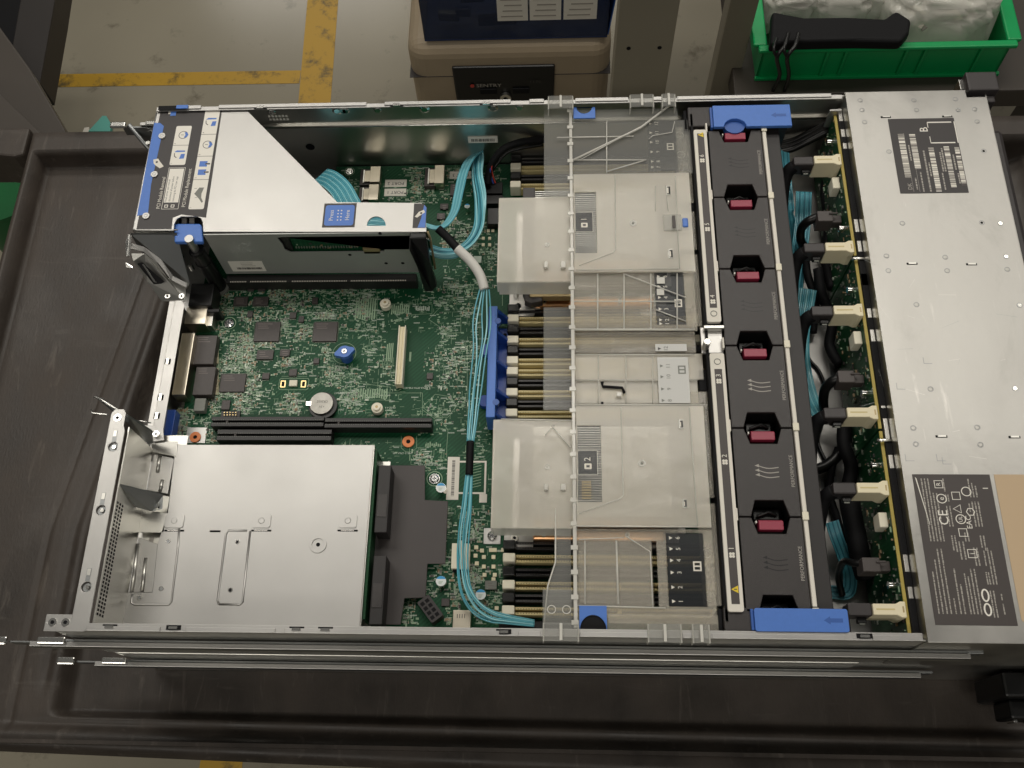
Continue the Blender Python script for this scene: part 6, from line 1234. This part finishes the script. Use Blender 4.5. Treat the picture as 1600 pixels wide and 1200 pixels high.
# teal ribbons between fans and backplane
def ribbon(name, pts, n, r, spread, lab, z0=0, **k):
    mb = MB(); strands(mb, path(pts), n, r, spread, **k); return mb.build(name, label=lab, cat='cable')
TD = ('teal', 'teal_dark', 'teal')
ribbon('teal_ribbon_cable', [(1220, 225, 40), (1222, 260, 46), (1228, 320, 44), (1232, 348, 34), (1236, 380, 20), (1238, 430, 12)], 12, .8, 7, 'teal ribbon cable running down behind fan 6, nearest the far wall', m=TD, tilt=.3)
ribbon('teal_ribbon_cable', [(1256, 300, 34), (1254, 350, 30), (1248, 400, 24), (1243, 440, 14), (1240, 470, 8)], 10, .8, 6, 'teal ribbon cable behind fan 5 passing under the black plug cable', m=TD, seed=3)
ribbon('teal_ribbon_cable', [(1262, 452, 34), (1258, 480, 34), (1252, 520, 30), (1254, 570, 24), (1266, 620, 24), (1280, 648, 30)], 9, .8, lambda t: 6.5 - 1.5 * t, 'long teal ribbon cable bowed beside fans 4 and 3', m=('teal', 'teal_light', 'teal'), seed=4)
ribbon('teal_ribbon_cable', [(1300, 815, 34), (1307, 838, 30), (1318, 868, 22), (1328, 900, 10), (1324, 925, 6), (1300, 925, 4), (1280, 925, 3)], 9, .7, 4.5, 'short teal ribbon cable curling beside fan 1', m=TD, seed=5)
def loose(name, pts, r, m, lab, seg=8):
    mb = MB(); mb.tube(path(pts), r, m, seg); return mb.build(name, label=lab, cat='cable')
loose('black_power_cable', [(1286, 337, 60), (1264, 345, 56), (1252, 358, 44), (1252, 378, 34), (1262, 392, 20)], 3.6, 'black_plastic', 'looped black power cable leading to the farthest grey plug')
loose('black_power_cable', [(1318, 590, 60), (1300, 596, 56), (1288, 612, 44), (1288, 640, 30), (1302, 660, 18)], 3.8, 'black_plastic', 'looped black power cable leading to the middle grey plug')
loose('black_power_cable', [(1360, 882, 60), (1335, 880, 54), (1318, 878, 40), (1310, 900, 18), (1316, 930, 8)], 2.6, 'black_plastic', 'thin black power cable leading to the nearest grey plug')
loose('black_floor_cable', [(1262, 535, 3.5), (1264, 560, 3.5), (1280, 580, 3.5), (1290, 612, 3.5), (1285, 660, 3.5), (1278, 690, 3.5), (1290, 720, 4)], 1.4, 'black_plastic', 'thin black wire lying on the bare metal floor beside fan 3')
loose('black_floor_cable', [(1268, 735, 10), (1290, 728, 12), (1310, 710, 14), (1320, 690, 16), (1330, 660, 12)], 4.4, 'black_plastic', 'thick black cable crossing the metal floor beside fan 2')
mb = MB(); 
for k, off in enumerate((-6, 0, 6)): mb.tube(path([(1215, 232 + off, 40), (1240, 226 + off, 42), (1268, 212 + off, 50), (1295, 198 + off, 56), (1312, 195 + off * .5, 50)]), 3.0, 'black_plastic', 8)
mb.build('black_cable_bundle', label='bundle of thick black cables sweeping along the far wall to the front bay', cat='cable')
mb = MB(); mb.prism(poly([(1262, 690), (1276, 668), (1276, 700), (1264, 712)], 8), 1.3, 8, 'blue_dark'); mb.build('floor_latch', fc)
mb = MB()
for u, v, l in ((1292, 495, 26), (1302, 577, 22), (1300, 740, 30), (1290, 760, 24)):
    x, y = pw(u, v, 1.5); mb.box(x - 3, x + 3, y - l / 4, y + l / 4, 1.25, 1.6, 'steel_dark')
    mb.build('floor_embossing', ch); mb = MB()
for k, (pts, r, lab) in enumerate((([(1300, 255, 30), (1290, 300, 26), (1296, 350, 20), (1290, 400, 16), (1300, 450, 18)], 4.6, 'thick black cable added to darken the floor between fan 5 and the backplane'), ([(1278, 420, 30), (1284, 460, 24), (1300, 500, 20), (1296, 540, 12), (1312, 570, 16)], 4.2, 'black cable added to darken the floor beside the third cream socket'),
                               ([(1322, 640, 30), (1318, 690, 26), (1330, 730, 22), (1322, 770, 24)], 5.2, 'black cable added to darken the floor beside the fourth cream socket'), ([(1326, 770, 46), (1330, 800, 40), (1338, 840, 34), (1344, 872, 30), (1352, 900, 22)], 7.5, 'broad black sleeve added to darken the floor from the fifth cream socket towards the near wall'),
                               ([(1310, 700, 16), (1300, 730, 12), (1296, 770, 8), (1308, 810, 8), (1318, 850, 6)], 3.0, 'slim black cable added to darken the metal floor beside fan 1'), ([(1258, 395, 22), (1262, 430, 20), (1274, 470, 16), (1270, 520, 10)], 3.4, 'slim black cable added to darken the floor past fan 4'))):
    loose('floor_darkening_cable', pts, r, 'black_matte', lab, 10)  # extra black cables of the tangle, added to darken the floor under the plugs
# ================================================================== LONG CABLES OVER THE BOARD
lc = thing('long_teal_cable', (290, 180, 20), 'long thin teal cable with white and black sleeves crossing the board from the card cage', 'cable')
full = [(668, 352, 74), (684, 357, 72), (700, 372, 68), (714, 388, 66), (735, 408, 62), (750, 430, 58), (757, 452, 54), (753, 500, 50), (750, 545, 48), (742, 620, 44), (735, 690, 42), (733, 742, 40), (729, 790, 38), (724, 830, 36), (722, 870, 34), (727, 915, 32), (742, 945, 30), (765, 962, 28), (792, 968, 26), (835, 974, 20)]
def seg(a, b): return path(full[a:b + 1])
mb = MB(); mb.tube(seg(1, 3), 3.4, 'black_matte', 12); mb.build('black_sleeve', lc)
mb = MB(); mb.tube(seg(3, 6), 3.9, 'sleeve_white', 14); mb.build('white_sleeve', lc)
def fan(t, a=2.6, b=6.5): return a + (b - a) * math.sin(math.pi * t) ** 1.0
mb = MB(); strands(mb, seg(6, 10), 5, .62, lambda t: 3.6 + 4.2 * math.sin(math.pi * min(1, t * 1.25) * .9) - 2.4 * t, m=('teal', 'teal_light'), seed=9, loose=1.3); mb.build('wire_strands', lc)
mb = MB(); mb.tube(seg(10, 11), 2.9, 'black_matte', 12); mb.build('black_sleeve', lc)
mb = MB(); strands(mb, seg(11, 19), 7, .6, lambda t: 2.2 + 2.2 * math.sin(math.pi * t), m=('teal', 'teal_light', 'teal'), seed=12, loose=.9, flat=.75); mb.build('wire_strands', lc)
mb = MB(); strands(mb, path([(500, 275, 40), (515, 280, 48), (532, 295, 54), (545, 318, 58), (560, 345, 60), (600, 352, 62), (640, 352, 60)]), 14, .75, 9, m=('teal', 'teal_light', 'teal'), seed=14); mb.build('teal_ribbon_cable', label='wide flat teal ribbon cable emerging from under the slanted edge of the card cage', cat='cable')
mb = MB(); strands(mb, path([(664, 352, 66), (682, 356, 64), (697, 350, 60), (710, 330, 54), (717, 300, 48), (724, 270, 42), (735, 248, 34), (750, 237, 22)]), 9, .8, lambda t: 3.2 + 2.5 * t, m=('teal', 'teal_light', 'teal'), seed=15, tilt=.6); mb.build('teal_ribbon_cable', label='outer teal ribbon cable arching from the card cage up to the far wall', cat='cable')
for k, (du, lab) in enumerate(((0, 'innermost teal ribbon loop rising to the far wall beside the coloured wires'), (5, 'middle teal ribbon loop hanging in a curve below the card cage end'), (9, 'outermost teal ribbon loop sweeping lowest towards the clear baffle'))):
    mb = MB(); strands(mb, path([(666, 386 + du, 56 - k * 6), (690, 393 + du, 52 - k * 6), (715, 391 + du, 48 - k * 5), (736, 376 + du * .8, 44 - k * 4), (748 + du * .4, 350, 42 - k * 3), (748 + du * .9, 310, 40), (743 + du * .9, 275, 36), (744 + du, 250, 28), (750, 238, 20)]), 6, .85, lambda t: 5.0 - 1.6 * t, m=('teal', 'teal_light', 'teal', 'teal_dark'), seed=18 + k, tilt=.5 + .3 * k, loose=.5); mb.build('teal_ribbon_cable', label=lab, cat='cable', group='teal ribbon loops')
for i, (pts, mm, r, lab) in enumerate((([(850, 218, 44), (815, 222, 48), (788, 232, 46), (772, 250, 38), (764, 270, 28), (762, 288, 22)], 'black_matte', 3.2, 'thick black cable curving down from the clear baffle to the black header'),
                                   ([(771, 252, 38), (768, 262, 34), (770, 274, 26), (774, 286, 20)], 'red_wire', .7, 'thin red wire beside the far memory slots'), ([(769, 252, 38), (766, 264, 33), (767, 276, 26), (771, 287, 20)], 'blue_wire', .7, 'thin blue wire beside the far memory slots'),
                                   ([(848, 226, 36), (812, 232, 38), (790, 240, 36), (772, 262, 30), (760, 280, 22)], 'black_plastic', 1.6, 'thin black cable under the thick one by the far wall'))):
    loose('black_cable' if i in (0, 3) else 'coloured_wire', pts, r, mm, lab)
